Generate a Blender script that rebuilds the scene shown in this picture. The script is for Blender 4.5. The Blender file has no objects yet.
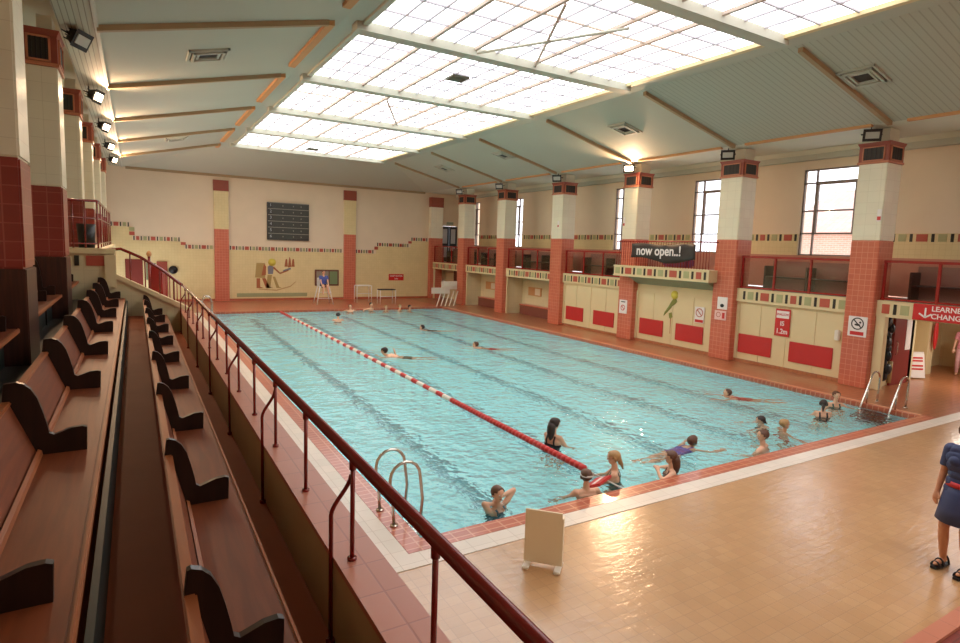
import bpy, bmesh, math, random
import numpy as np
from mathutils import Vector, Matrix
random.seed(7)
PI=math.pi
S=bpy.context.scene
C=S.collection
# ------------------------------------------------------------------ materials
def s2l(c):
    c=c/255.0
    return c/12.92 if c<=.04045 else ((c+.055)/1.055)**2.4
def col(r,g,b): return (s2l(r),s2l(g),s2l(b),1)
def newmat(name):
    m=bpy.data.materials.new(name); m.use_nodes=True
    n=m.node_tree; b=n.nodes['Principled BSDF']; return m,n,b
def noisevar(n,c,amt,scale,detail=3):
    g=n.nodes.new('ShaderNodeNewGeometry'); t=n.nodes.new('ShaderNodeTexNoise')
    t.inputs['Scale'].default_value=scale; t.inputs['Detail'].default_value=detail
    n.links.new(g.outputs['Position'],t.inputs['Vector'])
    mx=n.nodes.new('ShaderNodeMix'); mx.data_type='RGBA'
    mx.inputs[6].default_value=tuple(x*(1-amt) for x in c[:3])+(1,)
    mx.inputs[7].default_value=tuple(min(1,x*(1+amt)) for x in c[:3])+(1,)
    n.links.new(t.outputs['Fac'],mx.inputs[0]); return mx.outputs[2]
def mat(name,c,rough=.6,amt=.08,scale=4,metal=0,spec=.5,coat=0):
    m,n,b=newmat(name)
    n.links.new(noisevar(n,c,amt,scale),b.inputs['Base Color'])
    b.inputs['Roughness'].default_value=rough; b.inputs['Metallic'].default_value=metal
    b.inputs['Specular IOR Level'].default_value=spec
    if coat: b.inputs['Coat Weight'].default_value=coat; b.inputs['Coat Roughness'].default_value=.15
    return m
def emit(name,c,s):
    m,n,b=newmat(name); b.inputs['Base Color'].default_value=c
    b.inputs['Emission Color'].default_value=c; b.inputs['Emission Strength'].default_value=s
    return m
def tiles(name,c1,c2,mortar,w,h,ms=.006,rough=.25,mode='v',offset=0.0,bump=.2,coat=0,var=.1):
    """brick texture in world metres; mode v: vertical faces (x+y, z); h: horizontal (x,y)"""
    m,n,b=newmat(name); L=n.links.new
    g=n.nodes.new('ShaderNodeNewGeometry')
    br=n.nodes.new('ShaderNodeTexBrick'); br.offset=offset
    if mode=='v':
        sp=n.nodes.new('ShaderNodeSeparateXYZ'); L(g.outputs['Position'],sp.inputs[0])
        ad=n.nodes.new('ShaderNodeMath'); L(sp.outputs[0],ad.inputs[0]); L(sp.outputs[1],ad.inputs[1])
        cb=n.nodes.new('ShaderNodeCombineXYZ'); L(ad.outputs[0],cb.inputs[0]); L(sp.outputs[2],cb.inputs[1])
        L(cb.outputs[0],br.inputs['Vector'])
    else: L(g.outputs['Position'],br.inputs['Vector'])
    br.inputs['Color1'].default_value=c1; br.inputs['Color2'].default_value=c2
    br.inputs['Mortar'].default_value=mortar; br.inputs['Scale'].default_value=1
    br.inputs['Brick Width'].default_value=w; br.inputs['Row Height'].default_value=h
    br.inputs['Mortar Size'].default_value=ms; br.inputs['Mortar Smooth'].default_value=.3
    t=n.nodes.new('ShaderNodeTexNoise'); t.inputs['Scale'].default_value=1.3; t.inputs['Detail'].default_value=5
    L(g.outputs['Position'],t.inputs['Vector'])
    mr=n.nodes.new('ShaderNodeMapRange'); mr.inputs[3].default_value=1-var; mr.inputs[4].default_value=1+var
    L(t.outputs['Fac'],mr.inputs[0])
    mm=n.nodes.new('ShaderNodeVectorMath'); mm.operation='MULTIPLY'
    L(br.outputs['Color'],mm.inputs[0]); L(mr.outputs[0],mm.inputs[1])
    L(mm.outputs[0],b.inputs['Base Color'])
    b.inputs['Roughness'].default_value=rough
    bp=n.nodes.new('ShaderNodeBump'); bp.invert=True; bp.inputs['Strength'].default_value=bump; bp.inputs['Distance'].default_value=.004
    L(br.outputs['Fac'],bp.inputs['Height']); L(bp.outputs[0],b.inputs['Normal'])
    if coat: b.inputs['Coat Weight'].default_value=coat; b.inputs['Coat Roughness'].default_value=.1
    return m
def wood(name,c1,c2,rough=.3,axis=1,coat=.3):
    m,n,b=newmat(name); L=n.links.new
    g=n.nodes.new('ShaderNodeNewGeometry'); mp=n.nodes.new('ShaderNodeMapping')
    sc=[14,14,14]; sc[axis]=.9; mp.inputs['Scale'].default_value=sc
    L(g.outputs['Position'],mp.inputs[0])
    t=n.nodes.new('ShaderNodeTexNoise'); t.inputs['Scale'].default_value=1.5; t.inputs['Detail'].default_value=6; t.inputs['Distortion'].default_value=.6
    L(mp.outputs[0],t.inputs['Vector'])
    r=n.nodes.new('ShaderNodeValToRGB'); r.color_ramp.elements[0].color=c1; r.color_ramp.elements[1].color=c2
    r.color_ramp.elements[0].position=.35; r.color_ramp.elements[1].position=.65
    L(t.outputs['Fac'],r.inputs[0]); L(r.outputs[0],b.inputs['Base Color'])
    b.inputs['Roughness'].default_value=rough; b.inputs['Coat Weight'].default_value=coat; b.inputs['Coat Roughness'].default_value=.2
    return m
def glass(name,c,alpha=.35):
    m,n,b=newmat(name); L=n.links.new
    tr=n.nodes.new('ShaderNodeBsdfTransparent'); tr.inputs[0].default_value=c
    gl=n.nodes.new('ShaderNodeBsdfGlossy'); gl.inputs['Roughness'].default_value=.05
    mx=n.nodes.new('ShaderNodeMixShader'); mx.inputs[0].default_value=alpha
    L(tr.outputs[0],mx.inputs[1]); L(gl.outputs[0],mx.inputs[2]); L(mx.outputs[0],n.nodes['Material Output'].inputs[0])
    return m
M={}
M['deck']=tiles('deck_tile',col(190,148,104),col(183,140,96),col(174,134,94),.15,.15,.005,.3,'h',0,.2,.85,.16)
def wetten(m):
    n=m.node_tree; L=n.links.new; b=n.nodes['Principled BSDF']
    g=n.nodes.new('ShaderNodeNewGeometry'); mp=n.nodes.new('ShaderNodeMapping'); mp.inputs['Scale'].default_value=(.5,1.6,1); mp.inputs['Rotation'].default_value=(0,0,.4); L(g.outputs['Position'],mp.inputs[0])
    t=n.nodes.new('ShaderNodeTexNoise'); t.inputs['Scale'].default_value=1.6; t.inputs['Detail'].default_value=6; t.inputs['Distortion'].default_value=.8; L(mp.outputs[0],t.inputs['Vector'])
    mr=n.nodes.new('ShaderNodeMapRange'); mr.inputs[1].default_value=.3; mr.inputs[2].default_value=.7; mr.inputs[3].default_value=.10; mr.inputs[4].default_value=.24; L(t.outputs['Fac'],mr.inputs[0]); L(mr.outputs[0],b.inputs['Coat Roughness'])
    t2=n.nodes.new('ShaderNodeTexNoise'); t2.inputs['Scale'].default_value=9; t2.inputs['Detail'].default_value=5; L(mp.outputs[0],t2.inputs['Vector'])
    bp=n.nodes.new('ShaderNodeBump'); bp.inputs['Strength'].default_value=.6; bp.inputs['Distance'].default_value=.014; L(t2.outputs['Fac'],bp.inputs['Height']); L(bp.outputs[0],b.inputs['Coat Normal'])
wetten(M['deck'])
M['deck_side']=tiles('deck_side_tile',col(176,112,74),col(168,104,68),col(128,78,52),.15,.15,.006,.28,'h',0,.2,.25)
M['deck_far']=tiles('deck_far_tile',col(186,100,68),col(178,94,64),col(140,78,56),.15,.15,.006,.3,'h')
M['coping']=tiles('coping_brick',col(184,96,66),col(170,84,58),col(204,142,112),.23,.13,.012,.3,'h',0,.4,.3)
M['maroon_floor']=tiles('maroon_floor_tile',col(132,66,56),col(124,60,52),col(104,62,54),.3,.3,.008,.3,'h')
M['white_strip']=tiles('white_edge_tile',col(222,210,196),col(214,204,190),col(196,182,166),.3,.3,.005,.35,'h')
M['ledge']=tiles('ledge_tile',col(190,122,96),col(184,116,92),col(168,106,86),.35,.3,.006,.35,'h')
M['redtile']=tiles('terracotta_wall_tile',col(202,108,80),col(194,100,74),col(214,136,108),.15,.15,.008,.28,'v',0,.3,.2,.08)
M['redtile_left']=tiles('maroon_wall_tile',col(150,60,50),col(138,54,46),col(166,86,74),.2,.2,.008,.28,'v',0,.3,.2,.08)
M['cream']=tiles('cream_wall_tile',col(222,206,164),col(218,202,160),col(204,186,144),.3,.3,.004,.4,'v',0,.1)
M['yellow']=tiles('yellow_wall_tile',col(228,208,156),col(225,205,152),col(212,190,138),.15,.15,.004,.35,'v',0,.1)
M['peach']=mat('peach_plaster',col(230,210,182),.8,.05,1.2)
M['shaft']=tiles('shaft_tile',col(232,226,200),col(230,222,196),col(214,206,178),.3,.3,.004,.4,'v',0,.1)
M['ceil']=mat('ceiling_board',col(190,189,172),.75,.03,.8)
M['ceil_white']=mat('soffit_paint',col(214,210,190),.7,.04,1)
M['cap']=mat('cap_brick_red',col(150,74,56),.5,.1,8)
M['cap_frame']=mat('cap_frame_red',col(196,124,90),.5,.1,8)
M['dark']=mat('dark_grille',col(52,48,42),.6,.2,20)
M['black']=mat('black_plastic',col(24,24,26),.45,.2,8)
M['brownbeam']=mat('brown_beam',col(172,144,108),.6,.08,3)
M['orange']=mat('orange_trim',col(206,150,96),.6,.06,3)
M['greybeam']=mat('grey_green_beam',col(190,190,174),.6,.05,3)
M['bar']=mat('brown_glazing_bar',col(196,178,164),.6,.08,4)
M['thinbar']=mat('thin_glazing_bar',col(196,192,200),.6,.04,4)
M['red']=mat('red_gloss_paint',col(150,34,30),.25,.1,5,coat=.4)
M['red_dark']=mat('dark_red_rail_paint',col(128,34,28),.25,.12,6,coat=.5)
M['panelred']=mat('red_door_panel',col(192,42,40),.4,.05,3)
M['creampaint']=mat('cream_paint',col(222,202,156),.5,.04,2)
M['white']=mat('white_board',col(230,222,206),.45,.03,3)
M['whitepaint']=mat('white_metal',col(226,222,214),.35,.03,3)
M['steel']=mat('stainless_steel',col(200,196,188),.18,.05,6,metal=1)
M['wood']=wood('seat_wood',col(106,50,20),col(124,62,28),.5,1,.0)
M['woodlight']=wood('rail_wood',col(144,80,40),col(158,90,46),.5,1,.0)
M['wooddark']=wood('divider_wood',col(28,16,12),col(42,24,18),.35,2,.05)
M['walk']=mat('walkway_lino',col(164,94,64),.65,.14,2.5,spec=.15)
M['green']=mat('dark_green_riser',col(26,36,30),.5,.1,5)
M['wallinner']=mat('parapet_plaster',col(196,176,136),.7,.08,3)
M['poolfloor']=tiles('pool_tile',col(184,250,255),col(180,249,254),col(170,243,250),.3,.3,.01,.4,'h',0,.05,0,.04)
M['poolwall']=tiles('pool_wall_tile',col(180,240,245),col(176,238,244),col(164,230,238),.3,.3,.01,.4,'v',0,.05,0,.04)
M['lane']=mat('lane_marking',col(112,176,188),.5,.1,4)
M['tgreen']=mat('border_green_tile',col(172,170,122),.35,.08,5)
M['tred']=mat('border_red_tile',col(184,84,64),.35,.08,5)
M['tblack']=mat('border_black_tile',col(40,36,26),.35,.08,5)
M['signred']=mat('sign_red',col(200,38,36),.4,.03,5)
M['signwhite']=mat('sign_white',col(236,228,222),.4,.03,5)
M['banner']=mat('banner_cloth',col(52,46,40),.6,.25,6)
M['glass']=glass('balcony_glass',(.95,.91,.90,1),.05)
M['winglass']=glass('window_glass',(.97,.97,.98,1),.015)
M['pillar_plinth']=wood('pillar_plinth_wood',col(60,32,24),col(78,42,30),.4,2)
M['winframe']=mat('window_frame_grey',col(128,116,108),.5,.08,5)
M['brickout']=tiles('outside_brick',col(226,178,158),col(216,166,146),col(230,210,196),.3,.1,.012,.8,'v',.5)
M['roofout']=tiles('outside_roof_tile',col(226,190,176),col(216,178,162),col(200,164,150),.35,.3,.02,.8,'h',.5)
M['purple']=mat('purple_cushion',col(120,60,110),.7,.1,5)
M['sky']=emit('frosted_skylight_pane',(1,.985,1.0,1),2.6)
M['lamp_on']=emit('lit_lamp_glass',(1,.75,.5,1),30)
M['lamp_off']=mat('lamp_glass',col(190,192,184),.15,.05,5)
M['ropered']=mat('rope_red',col(196,44,40),.4,.08,10)
M['ropewhite']=mat('rope_white',col(236,226,214),.4,.04,10)
M['doorblue']=mat('dark_blue_door',col(40,48,58),.4,.1,5)
M['litpane']=mat('door_pane',col(200,206,212),.2,.05,5)
# ceiling ribs
def ribbed(name,c,axis,step,dark):
    m,n,b=newmat(name); L=n.links.new
    g=n.nodes.new('ShaderNodeNewGeometry'); sp=n.nodes.new('ShaderNodeSeparateXYZ'); L(g.outputs['Position'],sp.inputs[0])
    d=n.nodes.new('ShaderNodeMath'); d.operation='DIVIDE'; d.inputs[1].default_value=step; L(sp.outputs[axis],d.inputs[0])
    f=n.nodes.new('ShaderNodeMath'); f.operation='FRACT'; L(d.outputs[0],f.inputs[0])
    lt=n.nodes.new('ShaderNodeMath'); lt.operation='LESS_THAN'; lt.inputs[1].default_value=.18; L(f.outputs[0],lt.inputs[0])
    mx=n.nodes.new('ShaderNodeMix'); mx.data_type='RGBA'; mx.inputs[6].default_value=c; mx.inputs[7].default_value=dark
    L(lt.outputs[0],mx.inputs[0]); L(mx.outputs[2],b.inputs['Base Color']); b.inputs['Roughness'].default_value=.7
    return m
M['ribY']=ribbed('ribbed_soffit',col(196,194,172),0,.085,col(150,146,124))
M['ribX']=ribbed('ribbed_ceiling',col(190,189,172),1,.16,col(172,170,152))
# water
def water():
    m,n,b=newmat('pool_water'); L=n.links.new; n.nodes.remove(b)
    gl=n.nodes.new('ShaderNodeBsdfGlass'); gl.inputs['IOR'].default_value=1.33; gl.inputs['Roughness'].default_value=0.0
    gl.inputs['Color'].default_value=(.96,1,1,1)
    g=n.nodes.new('ShaderNodeNewGeometry')
    t=n.nodes.new('ShaderNodeTexNoise'); t.inputs['Scale'].default_value=1.5; t.inputs['Detail'].default_value=3; t.inputs['Roughness'].default_value=.5
    t2=n.nodes.new('ShaderNodeTexNoise'); t2.inputs['Scale'].default_value=6; t2.inputs['Detail'].default_value=2
    L(g.outputs['Position'],t.inputs['Vector']); L(g.outputs['Position'],t2.inputs['Vector'])
    # choppier water where the bathers splash (near end)
    sp=n.nodes.new('ShaderNodeSeparateXYZ'); L(g.outputs['Position'],sp.inputs[0])
    mr=n.nodes.new('ShaderNodeMapRange'); mr.inputs[1].default_value=20; mr.inputs[2].default_value=7; mr.inputs[3].default_value=.14; mr.inputs[4].default_value=.6
    L(sp.outputs[1],mr.inputs[0])
    mu=n.nodes.new('ShaderNodeMath'); mu.operation='MULTIPLY'; L(t2.outputs['Fac'],mu.inputs[0]); L(mr.outputs[0],mu.inputs[1])
    ad=n.nodes.new('ShaderNodeMath'); L(t.outputs['Fac'],ad.inputs[0]); L(mu.outputs[0],ad.inputs[1])
    bp=n.nodes.new('ShaderNodeBump'); bp.inputs['Strength'].default_value=.85; bp.inputs['Distance'].default_value=.1
    L(ad.outputs[0],bp.inputs['Height']); L(bp.outputs[0],gl.inputs['Normal'])
    L(gl.outputs[0],n.nodes['Material Output'].inputs[0]); return m
M['water']=water()
# ------------------------------------------------------------------ mesh helper
LOCAL=set()
class MB:
    def __init__(s): s.v=[]; s.f=[]; s.mi=[]; s.mats=[]; s.sm=[]
    def m(s,k):
        k=M[k] if isinstance(k,str) else k
        if k not in s.mats: s.mats.append(k)
        return s.mats.index(k)
    def add(s,vs,fs,k=None,smooth=False,T=None):
        o=len(s.v); i=s.m(k) if k is not None else 0
        if T is not None: vs=[tuple(T@Vector(p)) for p in vs]
        s.v+=[tuple(p) for p in vs]; s.f+=[tuple(o+j for j in f) for f in fs]; s.mi+=[i]*len(fs); s.sm+=[smooth]*len(fs)
        return s
    def box(s,x0,x1,y0,y1,z0,z1,k=None,T=None):
        vs=[(x,y,z) for x in(x0,x1) for y in(y0,y1) for z in(z0,z1)]
        return s.add(vs,[(0,1,3,2),(4,6,7,5),(0,4,5,1),(2,3,7,6),(0,2,6,4),(1,5,7,3)],k,T=T)
    def bbox(s,x0,x1,y0,y1,z0,z1,k=None,b=.01,T=None):
        """box with chamfered edges"""
        bm=bmesh.new(); bmesh.ops.create_cube(bm,size=1)
        for v in bm.verts: v.co=Vector(((x0+x1)/2+v.co.x*(x1-x0),(y0+y1)/2+v.co.y*(y1-y0),(z0+z1)/2+v.co.z*(z1-z0)))
        bmesh.ops.bevel(bm,geom=bm.edges[:],offset=b,segments=2,affect='EDGES')
        bm.verts.index_update()
        s.add([v.co[:] for v in bm.verts],[[v.index for v in f.verts] for f in bm.faces],k,T=T); bm.free(); return s
    def tube(s,pts,r,k=None,n=10,closed=False):
        pts=[Vector(p) for p in pts]; rs=r if isinstance(r,(list,tuple)) else [r]*len(pts)
        vs=[];fs=[];up=None
        for i,p in enumerate(pts):
            a=pts[max(i-1,0)]; b=pts[min(i+1,len(pts)-1)]; d=(b-a).normalized()
            if up is None:
                up=Vector((0,0,1)) if abs(d.z)<.9 else Vector((1,0,0))
            e1=d.cross(up).normalized(); up=e1.cross(d).normalized()
            for j in range(n):
                t=2*PI*j/n; vs.append(tuple(p+(e1*math.cos(t)+up*math.sin(t))*rs[i]))
        for i in range(len(pts)-1):
            for j in range(n): fs.append((i*n+j,i*n+(j+1)%n,(i+1)*n+(j+1)%n,(i+1)*n+j))
        fs.append(tuple(range(n))[::-1]); fs.append(tuple((len(pts)-1)*n+j for j in range(n)))
        return s.add(vs,fs,k,True)
    def prism(s,poly,axis,a0,a1,k=None,T=None):
        """poly: 2D points in the two other axes (order kept), extruded on axis"""
        def P(p,a):
            return {'x':(a,p[0],p[1]),'y':(p[0],a,p[1]),'z':(p[0],p[1],a)}[axis]
        n=len(poly); vs=[P(p,a0) for p in poly]+[P(p,a1) for p in poly]
        fs=[tuple(range(n)),tuple(range(n,2*n))[::-1]]+[(i,(i+1)%n,n+(i+1)%n,n+i) for i in range(n)]
        return s.add(vs,fs,k,T=T)
    def ell(s,c,rx,ry,rz,k=None,seg=16,ring=10,T=None):
        vs=[(c[0],c[1],c[2]+rz)];fs=[]
        for i in range(1,ring):
            a=PI*i/ring
            for j in range(seg):
                t=2*PI*j/seg; vs.append((c[0]+rx*math.sin(a)*math.cos(t),c[1]+ry*math.sin(a)*math.sin(t),c[2]+rz*math.cos(a)))
        vs.append((c[0],c[1],c[2]-rz))
        for j in range(seg): fs.append((0,1+j,1+(j+1)%seg))
        for i in range(ring-2):
            for j in range(seg): fs.append((1+i*seg+j,1+(i+1)*seg+j,1+(i+1)*seg+(j+1)%seg,1+i*seg+(j+1)%seg))
        b=1+(ring-2)*seg
        for j in range(seg): fs.append((len(vs)-1,b+(j+1)%seg,b+j))
        return s.add(vs,fs,k,True,T)
    def build(s,name,k=None,parent=None,fixn=True):
        me=bpy.data.meshes.new(name); me.from_pydata(s.v,[],s.f)
        ms=s.mats if s.mats else [M[k] if isinstance(k,str) else k]
        for m in ms: me.materials.append(m)
        me.polygons.foreach_set('material_index',s.mi); me.polygons.foreach_set('use_smooth',s.sm)
        if fixn:
            bm=bmesh.new(); bm.from_mesh(me); bmesh.ops.recalc_face_normals(bm,faces=bm.faces[:]); bm.to_mesh(me); bm.free()
        o=bpy.data.objects.new(name,me); C.objects.link(o)
        if parent is not None:
            o.parent=parent
            if parent.type=='EMPTY' and parent.name not in LOCAL: o.location=-parent.location
        return o
def tag(o,label,cat,group=None,kind=None):
    if label: o['label']=label
    if cat: o['category']=cat
    if group: o['group']=group
    o['kind']=kind or 'thing'
    return o
def thing(name,label,cat,loc=(0,0,0),group=None,local=False,rz=0):
    """an Empty at the base of the thing; parts built in world metres unless local"""
    o=bpy.data.objects.new(name,None); C.objects.link(o); o.location=loc; o.rotation_euler=(0,0,rz)
    if local: LOCAL.add(o.name)
    return tag(o,label,cat,group)
def struct(o): o['kind']='structure'; return o
def world_part(o,parent):  # sub-part whose mesh is in the same space as the part's mesh
    o.parent=parent; o.location=(0,0,0); return o
def dup(o,parent=None):
    c=o.copy(); C.objects.link(c)
    if parent is not None: c.parent=parent
    for ch in list(o.children): dup(ch,c)
    return c
def text(s,size,k,org,xa,ya,parent,name='lettering',align='CENTER',ext=.002,bold=False,sx=1):
    cu=bpy.data.curves.new('t','FONT'); cu.body=s; cu.size=size; cu.extrude=ext; cu.align_x=align; cu.align_y='CENTER'
    if bold: cu.offset=size*.02
    ob=bpy.data.objects.new('t',cu); C.objects.link(ob)
    dg=bpy.context.evaluated_depsgraph_get(); me=bpy.data.meshes.new_from_object(ob.evaluated_get(dg))
    bpy.data.objects.remove(ob)
    xa=Vector(xa);ya=Vector(ya);za=xa.cross(ya)
    T=Matrix(((xa.x*sx,ya.x,za.x,org[0]),(xa.y*sx,ya.y,za.y,org[1]),(xa.z*sx,ya.z,za.z,org[2]),(0,0,0,1)))
    me.transform(T); me.materials.clear(); me.materials.append(M[k])
    o=bpy.data.objects.new(name,me); C.objects.link(o); o.parent=parent
    if parent.type=='EMPTY': o.location=-parent.location
    return o
RX=(0,-1,0); UZ=(0,0,1)
# ------------------------------------------------------------------ camera
CX,CY,YAW,PIT,ROLL,FF=14.3188,-9.4395,31.4732,6.1273,1.98,588.7798
H=3.5
cy_,cp_,cr_=[math.radians(a) for a in(YAW,PIT,ROLL)]
fw=Vector((math.sin(cy_)*math.cos(cp_),math.cos(cy_)*math.cos(cp_),-math.sin(cp_)))
rt=Vector((math.cos(cy_),-math.sin(cy_),0)); up=rt.cross(fw)
rt,up=math.cos(cr_)*rt+math.sin(cr_)*up,-math.sin(cr_)*rt+math.cos(cr_)*up
cd=bpy.data.cameras.new('camera'); cam=bpy.data.objects.new('camera',cd); C.objects.link(cam)
cam.matrix_world=Matrix(((rt.x,up.x,-fw.x,0),(rt.y,up.y,-fw.y,0),(rt.z,up.z,-fw.z,H),(0,0,0,1)))
cd.sensor_fit='HORIZONTAL'; cd.sensor_width=36; cd.lens=FF/960*36; cd.shift_x=-CX/960; cd.shift_y=CY/960; cd.clip_start=.05; cd.clip_end=300
S.camera=cam
# ------------------------------------------------------------------ dimensions
XL,XR,YN,YF,YW=2.85,15.3,6.17,30.9,36.85
ZW=-.06; ZP=-1.25
XC,XI,XB=17.12,17.4,19.4              # pillar faces, infill wall, window wall
COLY=[(31.8,32.6),(27.2,28.0),(22.15,23.0),(17.35,18.15),(12.65,13.5),(8.25,9.0)]
BY=[8.1,12.75,17.45,22.25,27.0,31.8]
Y0=-5.0
# ------------------------------------------------------------------ floor and pool
f=MB()
f.box(1.157,24,2.31,YN-.27,-.25,0,'deck')
f.box(1.157,XL-.27,YN-.27,YW,-.25,0,'deck_side')
f.box(XR+.2,24,YN-.27,YW,-.25,0,'deck_side')
f.box(XL-.27,XR+.2,YF+.2,YW,-.25,0,'deck_far')
f.box(1.157,24,Y0,2.31,-.25,.0,'maroon_floor')
struct(f.build('floor'))
struct(MB().box(1.157,24,2.16,2.31,0,.035,'ledge').build('trim_1'))
t=MB()
t.box(XL-.27,XR+.27,YN-.27,YN,-.25,.012,'coping'); t.box(XL-.27,XL,YN,YF,-.25,.012,'coping')
t.box(XR,XR+.10,YN,YF,-.25,.012,'coping'); t.box(XL,XR+.12,YF,YF+.2,-.25,.012,'coping')
struct(t.build('trim_2'))
t=MB(); t.box(2.28,17,YN-.57,YN-.27,-.02,.008,'white_strip'); t.box(2.28,XL-.27,YN-.27,YF,-.02,.008,'white_strip')
struct(t.build('trim_3'))
t=MB(); t.box(XR+.10,XR+.2,YN,YF,-.02,.02,mat('pale_coping_edge',col(214,158,126),.4)); t.box(XL,XR+.25,YF+.2,YF+.34,-.02,.02,'ledge')
struct(t.build('trim_4'))
p=MB(); p.box(XL-.1,XR+.1,YN-.1,YF+.1,ZP-.2,ZP,'poolfloor')
p.box(XL-.2,XL,YN,YF,ZP,-.251,'poolwall'); p.box(XR,XR+.1,YN,YF,ZP,-.251,'poolwall'); p.box(XL,XR,YN-.2,YN,ZP,-.251,'poolwall'); p.box(XL,XR,YF,YF+.1,ZP,-.251,'poolwall')
struct(p.build('floor_pool_basin'))
for x in(4.7,6.9,9.05,11.2,13.35):
    struct(MB().box(x-.13,x+.13,YN+1.2,YF-1.2,ZP,ZP+.006,'lane').build('trim_lane'))
w=MB(); w.add([(XL,YN,ZW),(XR,YN,ZW),(XR,YF,ZW),(XL,YF,ZW)],[(0,1,2,3)],'water')
o=w.build('pool_water',fixn=False); tag(o,'clear turquoise rippling water filling the swimming pool','water',kind='stuff')
# terrace on the left (stepped concrete under the benches)
g=MB(); g.prism([(.927,0),(1.157,0),(1.157,1.70),(.927,1.70)],'y',Y0,16.3,'wallinner'); struct(g.build('wall_parapet'))
struct(MB().box(.915,1.17,Y0,16.3,1.70,1.734,'ledge').build('trim_5'))
struct(MB().box(.14,.927,Y0,16.3,0,1.21,'walk').build('floor_lower_walkway'))
struct(MB().box(-.74,.14,Y0,16.3,0,1.62,'walk').build('floor_upper_walkway'))
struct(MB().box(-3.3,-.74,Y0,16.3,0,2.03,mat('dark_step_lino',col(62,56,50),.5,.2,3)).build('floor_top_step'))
for x,z0,z1 in((-.17,1.62,1.99),(-1.25,2.03,2.36)):
    struct(MB().box(x-.03,x,Y0,16.28,z0,z1,'green').build('trim_6'))
# ------------------------------------------------------------------ far wall
f=MB()
f.box(-3.3,18.05,YW,YW+.25,0,7.4,'peach'); f.box(18.05,19.3,YW,YW+.25,4.95,7.4,'peach'); f.box(19.3,24,YW,YW+.25,0,7.4,'peach'); f.box(18.05,19.3,YW,YW+.25,0,2.5,'peach')
struct(f.build('wall_far'))
f=MB()
segs=[(-3.2,-.1,4.0),(-.1,2.35,3.3),(2.35,3.85,2.92),(4.6,11.25,2.92),(12.0,13.4,2.92),(13.4,15.8,3.4),(15.8,17.1,3.83)]
for a,b,z in segs: f.box(a,b,YW-.02,YW,.0,z,'yellow')
struct(f.build('trim_7'))
def band_tiles(mb,p0,p1,z0,z1,face,axis,depth,rng,unit=.3):
    """coloured border tiles between p0 and p1 along axis, on a face at coordinate face"""
    seq=['tblack','tred','tblack','tgreen','tblack','tred2','tblack','tgreen']
    p=p0+.06; i=rng
    while True:
        k=seq[i%8]; wd=unit*{'tblack':.22,'tred':.55,'tgreen':.6,'tred2':.85}[k]; hh=(z1-z0)*(.42 if k!='tblack' else .46)
        if p+wd>p1-.03: break
        zc=(z0+z1)/2; kk='tred' if k=='tred2' else k
        if axis=='x': mb.box(p,p+wd,face-depth,face,zc-hh,zc+hh,kk)
        else: mb.box(face-depth,face,p,p+wd,zc-hh,zc+hh,kk)
        p+=wd+unit*.28; i+=1
f=MB()
for a,b,z in segs: band_tiles(f,a,b,z,z+.24,YW-.001,'x',.03,0,.25)
for x,z0,z1 in((-.1,3.54,4.0),(2.3,3.1,3.3),(13.4,3.16,3.4),(15.75,3.64,3.83)):
    n=max(1,int((z1-z0)/.2))
    for j in range(n): f.box(x-.12,x+.12,YW-.03,YW-.001,z0+j*(z1-z0)/n+.02,z0+(j+1)*(z1-z0)/n-.02,('tred','tgreen')[j%2])
struct(f.build('trim_8'))
for i,(a,b) in enumerate(((3.85,4.6),(11.25,12.0))):
    t=thing('wall_pilaster','%s flat pilaster on the far end wall, red-tiled below and yellow above'%('left-hand' if i==0 else 'right-hand'),'pilaster',(a+.37,YW,0),'pilasters on the far wall')
    MB().box(a,b,YW-.14,YW-.001,0,4.08,'redtile').build('tiled_base',parent=t)
    MB().box(a,b,YW-.14,YW-.001,4.08,6.2,'yellow').build('shaft',parent=t)
    MB().box(a-.02,b+.02,YW-.17,YW-.001,6.2,6.8,'cap').build('cap',parent=t)
t=thing('wall_pilaster','red and cream corner pilaster beside the dark glazed doors on the gallery','pilaster',(17.5,YW,0),'pilasters on the far wall')
MB().box(17.12,18.0,YW-.35,YW-.001,0,4.08,'redtile').build('tiled_base',parent=t)
MB().box(17.12,18.0,YW-.35,YW-.001,4.08,6.15,'shaft').build('shaft',parent=t)
MB().box(17.1,18.02,YW-.37,YW-.001,6.15,6.8,'cap').build('cap',parent=t)
struct(MB().box(1.2,17.1,YW-.05,YW-.021,0,.12,'deck_far').build('baseboard_far'))
# gallery doors at far wall
dm=MB()
for x0,x1 in((18.06,18.66),(18.69,19.29)):
    dm.box(x0,x0+.12,YW+.02,YW+.08,2.5,4.93); dm.box(x1-.12,x1,YW+.02,YW+.08,2.5,4.93); dm.box(x0+.12,x1-.12,YW+.02,YW+.08,2.5,2.8); dm.box(x0+.12,x1-.12,YW+.02,YW+.08,4.75,4.93); dm.box(x0+.12,x1-.12,YW+.02,YW+.08,3.55,3.75)
do=struct(dm.build('door_1','doorblue'))
pm=MB(); pm.box(18.18,18.54,YW+.04,YW+.06,3.75,4.75); pm.box(18.81,19.17,YW+.04,YW+.06,3.75,4.75); pm.box(18.18,18.54,YW+.04,YW+.06,2.8,3.55);pm.box(18.81,19.17,YW+.04,YW+.06,2.8,3.55)
pm.build('door_glass','litpane',do)
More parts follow.
